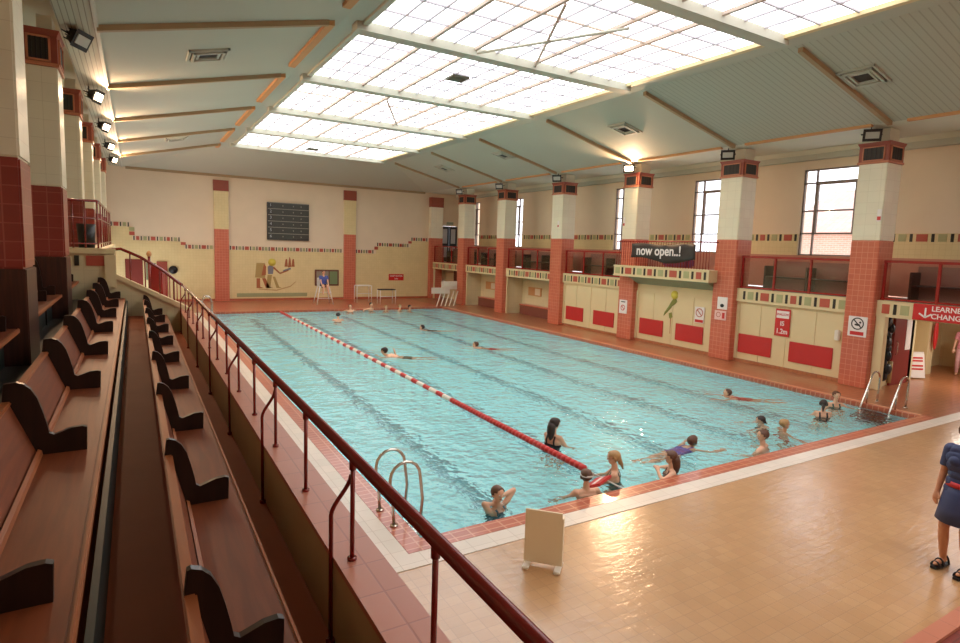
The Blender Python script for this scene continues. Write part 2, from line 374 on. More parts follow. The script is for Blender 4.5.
# ------------------------------------------------------------------ right window wall
f=MB()
WY=sorted([(9.75+4.58*k,11.95+4.58*k) for k in range(0,3)]+[(-4.5,-2.3),(.2,2.4),(4.9,7.1)]+[(24.3,25.7),(28.9,30.3),(33.95,35.0)])
f.box(XB,XB+.25,Y0,YW,2.5,3.64,'peach'); f.box(XB,XB+.25,Y0,YW,6.5,7.3,'peach')
prev=Y0
for a,b in WY: f.box(XB,XB+.25,prev,a,3.64,6.5,'peach'); prev=b
f.box(XB,XB+.25,prev,YW,3.64,6.5,'peach')
struct(f.build('wall_right'))
f=MB(); prev=Y0; g=MB()
for i,(a,b) in enumerate(WY+[(YW,YW)]):
    f.box(XB-.015,XB-.001,prev+.01,a-.02,3.64,4.36,'yellow'); band_tiles(g,prev,a,4.11,4.36,XB-.016,'y',.015,i*3,.34); prev=b
struct(f.build('trim_9')); struct(g.build('trim_10'))
struct(MB().box(XB-.03,XB-.001,Y0,YW,2.5,3.64,mat('gallery_dado_wood',col(196,134,110),.5,.12,3)).build('baseboard_right'))
for i,(a,b) in enumerate(WY):
    fr=MB(); xx0,xx1=XB+.05,XB+.12
    for y in(a,a+.40,b-.46,b-.05): fr.box(xx0,xx1,y,y+.05,3.64,6.5)
    for z in(3.64,4.35,5.1,6.02,6.45): fr.box(xx0,xx1,a,b,z,z+.05)
    fr.box(xx0-.02,xx1,a+.4,b-.42,5.98,6.08); fr.box(xx0-.02,xx1,a+.42,a+.5,4.35,6.0); fr.box(xx0-.02,xx1,b-.52,b-.44,4.35,6.0)
    wo=struct(fr.build('window_%d'%(i+1),'winframe'))
    MB().box(XB+.08,XB+.09,a+.05,b-.05,3.69,6.45).build('window_glass','winglass',wo)
# ------------------------------------------------------------------ gallery slab, lower recesses
f=MB(); f.box(XI,XB+.25,Y0,YW,2.3,2.46,mat('gallery_floor',col(120,92,74),.5)); struct(f.build('floor_gallery'))
f=MB()
f.box(XB,XB+.25,9.0,YW,0,2.3,'cream')      # back of recesses
f.box(18.4,18.6,23.0,YW,0,2.3,'cream')
for (a,b) in COLY[:5]: f.box(XI+.03,XB,a-.03,b+.03,0,2.3,'cream')
struct(f.build('wall_right_lower'))
def band(y0,y1,x,z0,z1,off):
    m=MB(); m.box(x,x+.12,y0,y1,z0,z1,'creampaint'); m.box(x-.012,x+.01,y0,y1,z1-.03,z1,'creampaint')
    band_tiles(m,y0,y1,z0+.07,z1-.07,x-.001,'y',.014,off,.34)
    return m
BAYS=[(32.6,YW-.35),(28.0,31.8),(23.0,27.2),(18.15,22.15),(13.5,17.35),(9.0,12.65),(Y0,8.25)]
for i,(a,b) in enumerate(BAYS):
    if i==4: continue
    m=band(a,b,XI-.1,2.03,2.47,[0,2,5,1,0,3,4][i]); struct(m.build('trim_11'))
# closed bays
def infill(a,b,n):
    m=MB(); m.box(XI,XI+.1,a,b,0,2.3,'creampaint')
    L=b-a
    for k in(.0,.25,.5,.75):   # door leaf edges as raised stiles
        y=a+k*L; m.box(XI-.02,XI,y+.02,y+.07,0.08,2.0,'creampaint')
    m.box(XI-.03,XI,a,b,0,.1,'deck_side'); m.box(XI-.025,XI,a,b,1.97,2.03,'creampaint'); m.box(XI-.02,XI,b-.06,b-.0,0.08,2.0,'creampaint')
    m.box(XI-.04,XI,a,a+.1,0.1,2.0,'creampaint'); m.box(XI-.04,XI,b-.1,b,0.1,2.0,'creampaint')
    o=struct(m.build('door_%d'%(n+3)))
    return o
DOORS={}
for i,n in((3,1),(4,2),(5,3)):
    a,b=BAYS[i]; DOORS[i]=infill(a,b,n)
PN=[(3,20.65,21.9),(3,18.62,19.95),(4,15.88,17.12),(4,13.98,15.25),(5,11.3,12.52),(5,9.35,10.7)]
for k,(i,a,b) in enumerate(PN):
    MB().bbox(XI-.035,XI-.002,a,b,.32,.95,'panelred',.01).build('door_panel',parent=DOORS[i])
# door bolts / small dispenser
o=MB().bbox(XI-.1,XI-.001,9.18,9.32,1.2,1.5,'white',.02).build('soap_dispenser'); tag(o,'small white dispenser box on cream wall right of the 1.2m sign','dispenser')
# recess interiors
for i in(0,1,2):
    a,b=BAYS[i]
    j=MB(); j.box(XI-.05,XI+.05,b-.1,b-.02,0,2.05,'creampaint'); j.box(XI-.05,XI+.05,a+.02,a+.08,0,2.05,'creampaint'); struct(j.build('trim_12'))
    if i>0:
        XK=18.4
        t=thing('locker_bench','low dark red boxed bench at the back of the %s open recess'%('second' if i==1 else 'third'),'bench',(XK-.2,(a+b)/2,0),'boxed benches in the open recesses')
        MB().bbox(XK-.4,XK-.002,a+1.1,b-.45,0,.5,mat('bench_maroon',col(128,72,58),.5)).build('base',parent=t)
        MB().bbox(XK-.43,XK-.002,a+1.05,b-.4,.5,.55,'redtile').build('seat',parent=t)
        t=thing('picture_board','small framed red and tan board on the back wall of the %s open recess'%('second' if i==1 else 'third'),'board',(XK,(a+b)/2,1.2))
        MB().bbox(XK-.05,XK-.001,b-1.9,b-.7,1.05,1.5,'orange').build('frame',parent=t)
        MB().box(XK-.06,XK-.05,b-1.8,b-1.35,1.1,1.45,'peach').build('panel',parent=t)
    else:
        o=MB().bbox(18.3,18.399,a+.3,b-1.2,1.2,1.95,mat('dark_red_board',col(110,62,50),.6)).build('notice_board'); tag(o,'dark maroon board on the back wall of the farthest recess','board')
# white trestle rack of the far recess
t=thing('lane_equipment_rack','white slatted panel leaning on splayed white legs at far right corner','rack',(15.8,31.9,0))
m=MB()
m.bbox(15.75,16.8,31.9,31.95,.95,1.45,'white'); m.bbox(15.0,16.2,31.7,31.75,.72,1.08,'white'); m.build('panel',parent=t)
for k in range(5):
    x=15.45+k*.28; MB().tube([(x+.25,31.82,.85),(x-.25,31.4,.0)],.035,'white').build('leg',parent=t)
# bay 4 projecting balcony
m=MB(); m.box(16.68,XI+.1,13.35,18.02,2.6,3.02,'creampaint'); m.box(16.66,16.7,13.33,18.04,2.98,3.03,'creampaint'); m.box(16.66,16.7,13.33,18.04,2.6,2.65,'creampaint')
band_tiles(m,13.4,18.0,2.67,2.96,16.679,'y',.014,0,.4)
m.prism([(16.8,2.6),(XI,2.6),(XI,2.3)],'y',13.5,17.35,mat('green_underside_board',col(150,160,130),.6))  # sloping underside of the balcony, one even greenish board colour
struct(m.build('trim_13'))
# ------------------------------------------------------------------ pillars, right row
def grille(mb_parent,x0,x1,y0,y1,z0,z1,face,s):
    """vent opening: frame + dark grille with bars; face 'x' (normal -X) or 'y' (normal -Y)"""
    fr=MB(); gr=MB(); w=.03
    if face=='x':
        fr.box(x0-.03,x0,y0,y1,z0,z0+w); fr.box(x0-.03,x0,y0,y1,z1-w,z1); fr.box(x0-.03,x0,y0,y0+w,z0,z1); fr.box(x0-.03,x0,y1-w,y1,z0,z1)
        gr.box(x0-.012,x0,y0+w,y1-w,z0+w,z1-w,'dark'); 
        for k in range(1,5): yy=y0+(y1-y0)*k/5; gr.box(x0-.02,x0-.01,yy-.012,yy+.012,z0+w,z1-w,'black')
    elif face=='X':
        fr.box(x0,x0+.03,y0,y1,z0,z0+w); fr.box(x0,x0+.03,y0,y1,z1-w,z1); fr.box(x0,x0+.03,y0,y0+w,z0,z1); fr.box(x0,x0+.03,y1-w,y1,z0,z1)
        gr.box(x0,x0+.012,y0+w,y1-w,z0+w,z1-w,'dark')
    else:
        fr.box(x0,x1,y0-.03,y0,z0,z0+w); fr.box(x0,x1,y0-.03,y0,z1-w,z1); fr.box(x0,x0+w,y0-.03,y0,z0,z1); fr.box(x1-w,x1,y0-.03,y0,z0,z1)
        gr.box(x0+w,x1-w,y0-.012,y0,z0+w,z1-w,'dark')
        for k in range(1,5): xx=x0+(x1-x0)*k/5; gr.box(xx-.012,xx+.012,y0-.02,y0-.01,z0+w,z1-w,'black')
    fr.build('vent_frame','cap_frame',mb_parent); gr.build('vent_grille',None,mb_parent)
def pillar(x0,x1,y0,y1,z0,zr,zc,zt,ztop,label,group,base,shaft='shaft',poolface='x'):
    t=thing('pillar',label,'pillar',((x0+x1)/2,(y0+y1)/2,z0),group)
    zb=z0
    if poolface=='X' and z0<3: MB().bbox(x0-.01,x1+.01,y0-.01,y1+.01,z0,3.1,'pillar_plinth',.01).build('plinth',parent=t); zb=3.1
    MB().bbox(x0,x1,y0,y1,zb,zr,base,.02).build('tiled_base',parent=t)
    MB().bbox(x0,x1,y0,y1,zr,zc,shaft,.02).build('shaft',parent=t)
    m=MB(); m.box(x0-.01,x1+.01,y0-.01,y1+.01,zc,zt-.1,'cap')
    vs=[];e0,e1=.01,.05
    for z,e in((zt-.1,e0),(zt,e1)): vs+=[(x0-e,y0-e,z),(x1+e,y0-e,z),(x1+e,y1+e,z),(x0-e,y1+e,z)]
    m.add(vs,[(0,1,5,4),(1,2,6,5),(2,3,7,6),(3,0,4,7),(4,5,6,7),(3,2,1,0)],'cap')
    m.box(x0-.03,x1+.03,y0-.03,y1+.03,zc-.01,zc+.05,'cap_frame'); c=m.build('cap',parent=t)
    zz0,zz1=zc+.06,zt-.11
    if poolface=='x': grille(c,x0-.01,0,y0+.09,y1-.09,zz0,zz1,'x',1)
    else: grille(c,x1+.01,0,y0+.09,y1-.09,zz0,zz1,'X',1)
    grille(c,x0+.06,x1-.08,y0-.01,0,zz0,zz1,'y',1)
    if ztop>zt: MB().box(x0+.2,x1-.06,y0+.12,y1-.12,zt,ztop,'ceil_white').build('neck',parent=t)
    return t
names=['farthest','fifth nearest','fourth nearest','third nearest','second nearest','nearest']
desc=['beside the recess with the white rack','between two open recesses with red benches','where the open recesses meet the cream doors','left of the banner under the glowing lamp','right of the banner with two notices on it','beside the changing doorway with a prohibition notice']
for i,(a,b) in enumerate(COLY):
    pillar(XC,XC+.76,a,b,0,4.08,6.15,6.7,7.08,'%s right-row tiled pillar, %s'%(names[i],desc[i]),'tiled pillars along the right side','redtile')
# second row number of near pillar out of view keeps the rhythm
# ------------------------------------------------------------------ pillars, left row
LC=[(8.2,8.95),(12.65,13.45),(17.3,18.1),(22.0,22.8),(26.7,27.5),(31.4,32.2)]
ln=['nearest','second nearest','third nearest','fourth nearest','fifth nearest','farthest']
for i,(a,b) in enumerate(LC):
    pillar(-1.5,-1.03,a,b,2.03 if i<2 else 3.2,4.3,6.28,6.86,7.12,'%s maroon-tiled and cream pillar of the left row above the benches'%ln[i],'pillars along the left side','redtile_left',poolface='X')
# ------------------------------------------------------------------ left wall, landing, balcony
f=MB(); f.box(-3.5,-3.3,Y0,YW,0,7.4,'cream'); struct(f.build('wall_left'))
f=MB(); f.box(-3.3,-.62,16.52,24.6,2.6,3.2,'cream'); f.box(-3.3,-.98,24.6,YW,2.6,3.2,'cream'); f.box(-3.3,-.40,16.3,16.52,3.0,3.2,'creampaint'); struct(f.build('floor_landing'))
f=MB(); f.box(-3.3,-.47,16.3,16.5,1.2,3.0,'cream'); f.box(-.47,.93,16.3,16.45,1.2,1.8,'cream')
f.prism([(-.47,1.8),(.93,1.8),(.93,1.84),(-.47,2.62)],'y',16.3,16.45,'cream')
f.box(-3.3,-1.0,16.5,YW,0,2.6,'cream')
f.prism([(-.50,2.56),(1.16,1.66),(1.16,1.78),(-.50,2.68)],'y',16.24,16.52,'creampaint')
f.box(.60,1.16,16.45,16.5,0,1.7,'cream')
f.box(-.6,-.38,16.22,16.5,2.3,3.06,'creampaint')
struct(f.build('wall_landing'))
m=MB(); m.box(-3.3,-.38,16.22,16.3,3.08,3.2,'creampaint'); m.box(-.62,-.57,16.52,24.6,2.75,3.2,'creampaint')
m.box(-.95,-.55,16.275,16.3,2.80,3.03,'tred'); m.box(-1.17,-1.08,16.275,16.3,2.80,3.03,'tblack'); m.box(-1.5,-1.25,16.275,16.3,2.80,3.03,'tgreen'); m.box(-2.2,-1.75,16.275,16.3,2.80,3.03,'tred')
struct(m.build('trim_14'))
# stair: quarter landing then flight down, away from camera
m=MB()
for k in range(5):
    m.box(-.45+k*.27,-.18+k*.27,16.53,18.0,0,2.35-.17*k,'ledge')
m.box(.9,1.16,16.53,18.0,0,1.6,'ledge')
for k in range(9): m.box(.2,1.16,18+k*.28,18.28+k*.28,0,1.45-.16*k,'ledge')
struct(m.build('floor_stairs'))
# stair rails
t=thing('stair_railing','dark red handrail running down the sloping stair from the left landing','railing',(-.4,16.35,2.6))
hr=[(-.62,16.36,3.16),(-.28,16.36,3.2),(.1,16.36,3.02),(.55,16.36,2.72),(.88,16.36,2.42),(.96,16.32,2.36)]
MB().tube(hr,.035,'red_dark').build('handrail',parent=t)
for x,zt_,zb_ in((-.1,3.1,2.45),(.2,2.95,2.28),(.5,2.74,2.12),(.8,2.48,1.96)):
    MB().tube([(x,16.36,zb_),(x,16.36,zt_)],.016,'red_dark').build('baluster',parent=t)
t=thing('stair_railing','far red balustrade with a ball finial on the lower stair flight','railing',(.25,18.1,1.9))
MB().tube([(.32,18.1,1.8),(.32,18.1,2.98)],.035,'red_dark').build('newel_post',parent=t)
MB().ell((.32,18.1,3.05),.06,.06,.08,'orange').build('finial',parent=t)
rp=[(.32,18.1,2.85),(.62,18.35,2.60),(1.12,18.6,2.2)]
MB().tube(rp,.03,'red_dark').build('handrail',parent=t)
m=MB(); m.prism([(.34,1.6),(.34,2.8),(.6,2.6),(.6,1.6)],'y',18.12,18.15,'red'); m.build('side_panel',parent=t)
for k in range(6):
    x=.62+k*.09; MB().tube([(x,18.35+k*.05,1.5),(x,18.35+k*.05,2.58-.075*k)],.013,'red').build('baluster',parent=t)
# objects seen beyond the stair, against the far wall
do=struct(MB().bbox(-.45,.35,YW-.08,YW-.021,0,2.3,mat('dark_red_door',col(120,44,34),.8),.01).build('door_2'))
o=MB().bbox(.5,.95,YW-.06,YW-.021,1.2,2.1,mat('poster_green',col(120,120,90),.5),.005).build('wall_poster'); tag(o,'dull green poster on the far wall seen between stair rails','poster')
o=MB().bbox(1.0,1.5,YW-.12,YW-.021,0,2.2,mat('red_cupboard',col(150,70,54),.8),.01).build('wall_cupboard'); tag(o,'tall red cupboard by the far wall behind the stair','cupboard')
m=MB(); m.tube([(1.78,YW-.03,1.75),(1.78,YW-.15,1.75)],.22,'black',16); o=m.build('wall_fan'); tag(o,'round black disc mounted low on the far wall behind the stair','disc')
# landing balustrade
t=thing('landing_railing','dark red barred railing around the raised left landing','railing',(-1,16.35,3.2))
MB().tube([(-3.2,16.36,4.27),(-.72,16.36,4.27),(-.7,16.5,4.27),(-.7,24.4,4.27)],.03,'red_dark').build('handrail',parent=t)
MB().tube([(-3.2,16.36,3.88),(-.72,16.36,3.88),(-.7,16.5,3.88),(-.7,24.5,3.88)],.018,'red_dark').build('rail',parent=t)
MB().tube([(-3.2,16.36,3.30),(-.72,16.36,3.30),(-.7,16.5,3.30),(-.7,24.5,3.30)],.018,'red_dark').build('rail',parent=t)
for x in(-2.6,-2.2,-1.8,-1.4,-1.18,-.95,-.71):
    MB().tube([(x,16.36,3.2),(x,16.36,4.27)],.018,'red_dark').build('baluster',parent=t)
for k in range(6):
    MB().tube([(-.7,17.6+k*1.35,3.2),(-.7,17.6+k*1.35,4.27)],.016,'red_dark').build('baluster',parent=t)
o=MB(); o.tube([(-.95,16.75,3.2),(-.95,16.75,3.75)],[.16,.19],'black',14); o=o.build('waste_bin'); tag(o,'black bin standing behind the bars of the left landing','bin')
# ------------------------------------------------------------------ parapet railing
t=thing('parapet_railing','long dark red tubular handrail with S-curved stays on the tiled parapet','railing',(1,6,1.73))
MB().tube([(1.0,-3,2.335),(1.0,16.05,2.335),(.98,16.25,2.34)],.031,'red_dark',14).build('handrail',parent=t)
for k in range(-4,14):
    y=2.02+1.055*k
    m=MB(); m.tube([(1.0,y,1.734),(1.0,y,2.32)],.013,'red_dark'); m.tube([(1.0,y,1.734),(1.0,y,1.75)],.026,'red_dark'); m.tube([(1.0,y,2.26),(1.0,y,2.32)],.02,'red_dark'); m.build('baluster',parent=t)
for k in range(-2,7):
    y=3.16+2.11*k
    m=MB(); pts=[(.905,y,1.21),(.905,y,1.98)]
    for j in range(1,9):
        a=j/8; pts.append((.905+.095*(3*a*a-2*a**3),y-.06*a,1.98+.24*a))
    m.tube(pts,.0125,'red_dark'); m.tube([(.905,y,1.21),(.905,y,1.235)],.026,'red_dark'); m.build('stay',parent=t)
# ------------------------------------------------------------------ benches
def bench(name_label,xf,xs,xt,zs,zt,y0,y1,divs,group='long wooden pews on the spectator terrace',zfloor=0,tall=False):
    t=thing('pew_bench',name_label,'bench',(xs,(y0+y1)/2,zfloor),group)
    MB().bbox(xs-.02,xf-.025,y0,y1,zs-.03,zs,'wood',.006).build('seat',parent=t)
    MB().bbox(xf-.025,xf,y0,y1,zs-.05,zs+.004,'woodlight',.008).build('front_edge',parent=t)
    m=MB(); m.prism([(xs-.03,zs-.02),(xs+.0,zs-.02),(xt+.025,zt-.02),(xt,zt-.02)],'y',y0,y1,'wood'); m.build('backrest',parent=t)
    m=MB(); m.prism([(xs-.0,zs+.0),(xs+.018,zs+.0),(xs+.012,zs+.03),(xs-.008,zs+.04)],'y',y0,y1,'woodlight'); m.build('back_batten',parent=t)
    MB().bbox(xt-.02,xt+.035,y0,y1,zt-.025,zt,'woodlight',.008).build('top_rail',parent=t)
    w=xt-xs
    d0=Vector((0,0,0))
    pf=[(xs-.035,zs),(xf-.09,zs),(xf-.085,zs+.155),(xf-.11,zs+.165),(xf-.17,zs+.160),(xs+.11,zs+.135),(xs+.08,zs+.125),(xs+.055,zs+.14),(xs+.045,zs+.20),(xs+.025,zs+.29),(xs+.0,zs+.38),(xs-.03,zs+.44),(xs-.065,zs+.475),(xs-.105,zs+.49),(xt+.0,zs+.485),(xt-.015,zt-.02)]
    if tall: pf=pf[:8]+[(xs+.05,zs+.25),(xs+.03,zs+.42),(xs+.0,zs+.55),(xs-.04,zs+.62),(xt,zs+.64),(xt-.015,zt-.02)]
    for y in divs:
        m=MB(); m.prism(pf,'y',y-.02,y+.02,'wooddark'); d=m.build('divider',parent=t)
    for y in np.arange(y0+.6,y1,1.86):
        MB().box(xs,xf-.14,y-.02,y+.02,zfloor,zs-.03,'wooddark').build('support',parent=t)
    return t
bench('lowest long wooden pew along the spectator terrace, nearest the railing',.62,.27,.15,1.65,2.03,-3.5,16.15,[-1.1,.76,2.62,4.46,6.28,8.08,9.9,11.55,13.15,14.75,16.1],zfloor=1.21)
bench('middle long wooden pew with dark divider arms, left of the central walkway',-.22,-.565,-.73,2.06,2.43,-3.5,16.15,[-1.1,.8,2.76,4.72,6.64,8.5,10.5,12.4,14.2,16.1],zfloor=1.62)
bench('top-row wooden pew at far left, in front of the nearest pillar',-1.09,-1.40,-1.5,2.46,3.0,-3.5,8.1,[4.2,6.1,7.9],zfloor=2.03,tall=True)
bench('top-row wooden pew between the nearest two left pillars',-1.09,-1.40,-1.5,2.46,3.0,9.3,12.55,[9.35,10.3,11.3,12.45],zfloor=2.03,tall=True)
bench('top-row wooden pew just before the raised landing wall',-1.09,-1.40,-1.5,2.46,3.0,13.6,16.15,[13.7,14.9,16.0],zfloor=2.03,tall=True)
m=MB(); m.bbox(-1.5,-1.10,8.98,9.25,2.03,2.40,'creampaint',.01); m=m.build('heater_box'); tag(m,'small cream box low between the two top-row pews','box')
# ------------------------------------------------------------------ ceiling
ZE,ZS_=7.1,8.15
m=MB()
A=[(-.46,ZE),(3.87,ZS_),(12.5,ZS_),(16.75,ZE)]
yb,ye=Y0,31.9
def quad(p,k): m.add(p,[(0,1,2,3)],k)
quad([(-.46,yb,ZE),(3.87,yb,ZS_),(3.87,ye,ZS_),(-.46,ye,ZE)],'ceil')
quad([(12.5,yb,ZS_),(16.75,yb,ZE),(16.75,12.9,ZE),(12.5,12.9,ZS_)],'ribX')
quad([(12.5,12.9,ZS_),(16.75,12.9,ZE),(16.75,ye,ZE),(12.5,ye,ZS_)],'ceil')
quad([(3.87,yb,ZS_),(4.3,yb,ZS_),(4.3,ye,ZS_),(3.87,ye,ZS_)],'ceil')
quad([(11.75,yb,ZS_),(12.5,yb,ZS_),(12.5,ye,ZS_),(11.75,ye,ZS_)],'ceil')
m.add([(-.46,ye,ZE),(3.87,ye,ZS_),(-.46,YW,ZE)],[(0,1,2)],'ceil')
m.add([(16.75,ye,ZE),(12.5,ye,ZS_),(16.75,YW,ZE)],[(0,1,2)],'ceil')
m.add([(3.87,ye,ZS_),(12.5,ye,ZS_),(16.75,YW,ZE),(-.46,YW,ZE)],[(0,1,2,3)],'ceil')
# soffits
quad([(16.75,yb,ZE),(16.75,YW,ZE),(XB,YW,ZE),(XB,yb,ZE)],'ceil_white')
quad([(-1.03,yb,ZE),(-1.03,YW,ZE),(-.46,YW,ZE),(-.46,yb,ZE)],'ribY')
quad([(-3.5,yb,7.35),(-3.5,YW,7.35),(-1.03,YW,7.35),(-1.03,yb,7.35)],'ceil_white'); quad([(-1.03,yb,ZE),(-1.03,YW,ZE),(-1.03,YW,7.35),(-1.03,yb,7.35)],'ceil_white')
struct(m.build('ceiling',fixn=False))
struct(MB().box(XB-.25,XB,Y0,YW,6.78,7.1,'greybeam').build('trim_15'))
struct(MB().box(XB-.32,XB-.25,Y0,YW,6.95,7.1,'ceil_white').build('trim_15'))
struct(MB().box(-.3,16.75,YW-.12,YW-.01,6.99,7.12,'brownbeam').build('trim_16'))
def slope_beam(xa,za,xb,zb,y,w,d,k):
    mm=MB(); mm.prism([(xa,za+.02),(xb,zb+.02),(xb,zb-d),(xa,za-d)],'y',y-w*.35,y+w*.35,k); return mm
for y in [4.0-.0]+BY+[-.6]:
    struct(slope_beam(-.46,ZE,3.55,ZS_-.08,y,.16,.10,'brownbeam').build('trim_beam'))
    struct(slope_beam(12.6,ZS_-.03,16.7,ZE+.01,y,.16,.10,'brownbeam').build('trim_beam'))
    struct(MB().box(4.1,11.9,y-.17,y+.17,ZS_-.17,ZS_+.1,'greybeam').build('trim_crossbeam'))
    struct(MB().box(3.52,3.68,y,y+3.6,ZS_-.16,ZS_-.02,'orange').build('trim_orange'))
    struct(MB().box(16.68,16.80,y-4.2,y-.4,ZE-.05,ZE+.03,'orange').build('trim_orange'))
struct(MB().box(4.22,4.34,Y0,31.8,ZS_-.06,ZS_+.1,'greybeam').build('trim_17'))
struct(MB().box(11.72,11.86,Y0,31.8,ZS_-.07,ZS_+.1,'creampaint').build('trim_17'))
struct(MB().box(-.49,-.43,Y0,YW,ZE-.04,ZE+.01,'greybeam').build('trim_17'))
# skylight bays
ys=[-5.2,-.6,4.0]+BY[0:]
CXs=[4.34,5.82,6.95,8.65,9.78,11.72]
for i in range(len(ys)-1):
    a,b=ys[i]+.17,ys[i+1]-.17
    fr=MB()
    for x in CXs[1:-1]: fr.box(x-.035,x+.035,a,b,ZS_-.05,ZS_+.02,'bar')
    wn=struct(fr.build('window_%d'%(20+i)))
    th=MB()
    for q,(x0,x1) in enumerate(zip(CXs[:-1],CXs[1:])):
        n=3 if q in(0,2,4) else 2
        for k in range(1,n):
            x=x0+(x1-x0)*k/n; th.box(x-.017,x+.017,a,b,ZS_-.015,ZS_+.02,'thinbar')
    for k in range(1,5):
        y=a+(b-a)*k/5; th.box(4.34,11.72,y-.018,y+.018,ZS_-.018,ZS_+.02,'bar' if (k==2 and i%2==1) else 'thinbar')
    th.build('glazing_bars',None,wn)
    MB().box(4.3,11.75,a-.1,b+.1,ZS_+.02,ZS_+.05,'sky').build('glazing_pane',None,wn)
# X braces in two bays, dark vents in two others
for y0,x0,x1,full in((8.6,6.95,8.65,1),(17.7,6.95,8.65,0)):
    t=thing('skylight_brace','metal cross brace under the %s skylight bay'%('nearest visible' if full else 'middle'),'brace',(7.8,y0+2.3,ZS_-.1),'braces under the skylight')
    MB().tube([(x0,y0+.6,ZS_-.10),(x1,y0+4.0,ZS_-.10)],.03,'bar').build('strut',parent=t)
    if full: MB().tube([(x1,y0+.7,ZS_-.13),(x0,y0+3.9,ZS_-.13)],.03,'greybeam').build('strut',parent=t)
for y,w in((14.95,'second-nearest'),(30.5,'farthest')):
    o=MB().bbox(7.45,7.95,y-.25,y+.25,ZS_-.06,ZS_+.0,mat('vent_olive',col(92,92,74),.6),.01).build('skylight_vent'); tag(o,'square dark vent set in the %s skylight bay'%w,'vent')
# ceiling diffusers on slopes
def zsl(x,side): return ZE+(x+.46)*(ZS_-ZE)/4.33 if side=='L' else ZS_-(x-12.5)*(ZS_-ZE)/4.25
cv=[(1.5,15.0,'L','grey ceiling air vent on the left slope, nearest'),(1.6,28.3,'L','small dark ceiling air vent far along the left slope'),(14.3,7.6,'R','dark ceiling air vent on the right slope nearest the camera'),(14.3,15.3,'R','dark ceiling air vent on the right slope above the glowing lamp'),(14.3,23.0,'R','ceiling air vent on the right slope, third along'),(14.3,29.0,'R','faint ceiling air vent on the right slope near the far wall')]
for x,y,s,l in cv:
    t=thing('ceiling_vent',l,'vent',(x,y,zsl(x,s)),'air vents on the sloping ceiling')
    ang=math.atan2(ZS_-ZE,4.3)*(1 if s=='L' else -1)
    T=Matrix.Translation((x,y,zsl(x,s)-.02))@Matrix.Rotation(-ang,4,'Y')
    mm=MB()
    for k,(r,z) in enumerate(((.42,0),(.33,-.03),(.24,-.015))):
        for(a,b,c,d) in((-r,r,-r,-r+.05),(-r,r,r-.05,r),(-r,-r+.05,-r,r),(r-.05,r,-r,r)): mm.box(a,b,c,d,z-.03,z+.02,'greybeam',T)
    mm.build('louvre_frame',parent=t); MB().box(-.36,.36,-.36,.36,-.005,.015,'dark',T).build('dark_opening',parent=t)
# ------------------------------------------------------------------ floodlights
def flood(p,aim,lit,label,red=False):
    t=thing('floodlight',label,'floodlight',p,'floodlights above the pillars')
    d=Vector(aim).normalized(); q=d.to_track_quat('Z','Y').to_matrix().to_4x4()
    T=Matrix.Translation(Vector(p))@q
    m=MB()
    bk='black'
    vs=[(-.10,-.08,-.17),(.10,-.08,-.17),(.10,.08,-.17),(-.10,.08,-.17),(-.2,-.14,.02),(.2,-.14,.02),(.2,.14,.02),(-.2,.14,.02),(-.22,-.16,.03),(.22,-.16,.03),(.22,.16,.03),(-.22,.16,.03)]
    m.add(vs,[(3,2,1,0),(0,1,5,4),(1,2,6,5),(2,3,7,6),(3,0,4,7),(4,5,9,8),(5,6,10,9),(6,7,11,10),(7,4,8,11),(8,9,10,11)],bk,T=T)
    for k in range(4): m.box(-.09,.09,-.11+k*.06,-.1+k*.06+.01,-.22,-.1,bk,T)
    h=m.build('housing',parent=t)
    m=MB(); m.box(-.16,.16,-.085,.085,.031,.045,'lamp_on' if lit else 'lamp_off',T); m.build('lens',None,t)
    m=MB(); m.tube([tuple(T@Vector((-.23,0,-.03))),tuple(T@Vector((-.23,0,-.2))),tuple(T@Vector((.23,0,-.2))),tuple(T@Vector((.23,0,-.03)))],.014,bk,6)
    b_=T@Vector((0,0,-.2)); m.tube([tuple(b_),(b_.x,b_.y,7.1)],.016,bk,6); m.build('bracket',parent=t)
    if lit:
        L=bpy.data.lights.new('lamp','AREA'); L.shape='RECTANGLE'; L.size=.3; L.size_y=.2; L.energy=lit; L.color=(1,.62,.36); L.spread=math.radians(175)
        lo=bpy.data.objects.new('lamp',L); C.objects.link(lo)
        Q=T@Matrix.Translation((0,0,.06))@Matrix.Rotation(PI,4,'X'); lo.matrix_world=Q
flood((-.72,13.2,6.93),(.8,-.45,-.5),0,'unlit black floodlight above the nearest capped left pillar')
for k,y in enumerate((17.75,22.4,27.1,31.8)):
    flood((-.68,y,6.85),(.85,-.35,-.35),115,'glowing floodlight, %s lit one along the left side'%['nearest','second','third','farthest'][k])
rw=['farthest','fifth nearest','fourth nearest','third nearest','second nearest','nearest']
for k,y in enumerate([8.6,13.1,17.7,22.4,27.5,32.1][::-1]):
    lit=260 if k==3 else 0
    flood((16.88,y,6.86),(-.75,-.55,-.28),lit,('glowing warm floodlight over the third nearest right pillar' if lit else 'unlit black floodlight over the %s right pillar'%rw[k]))
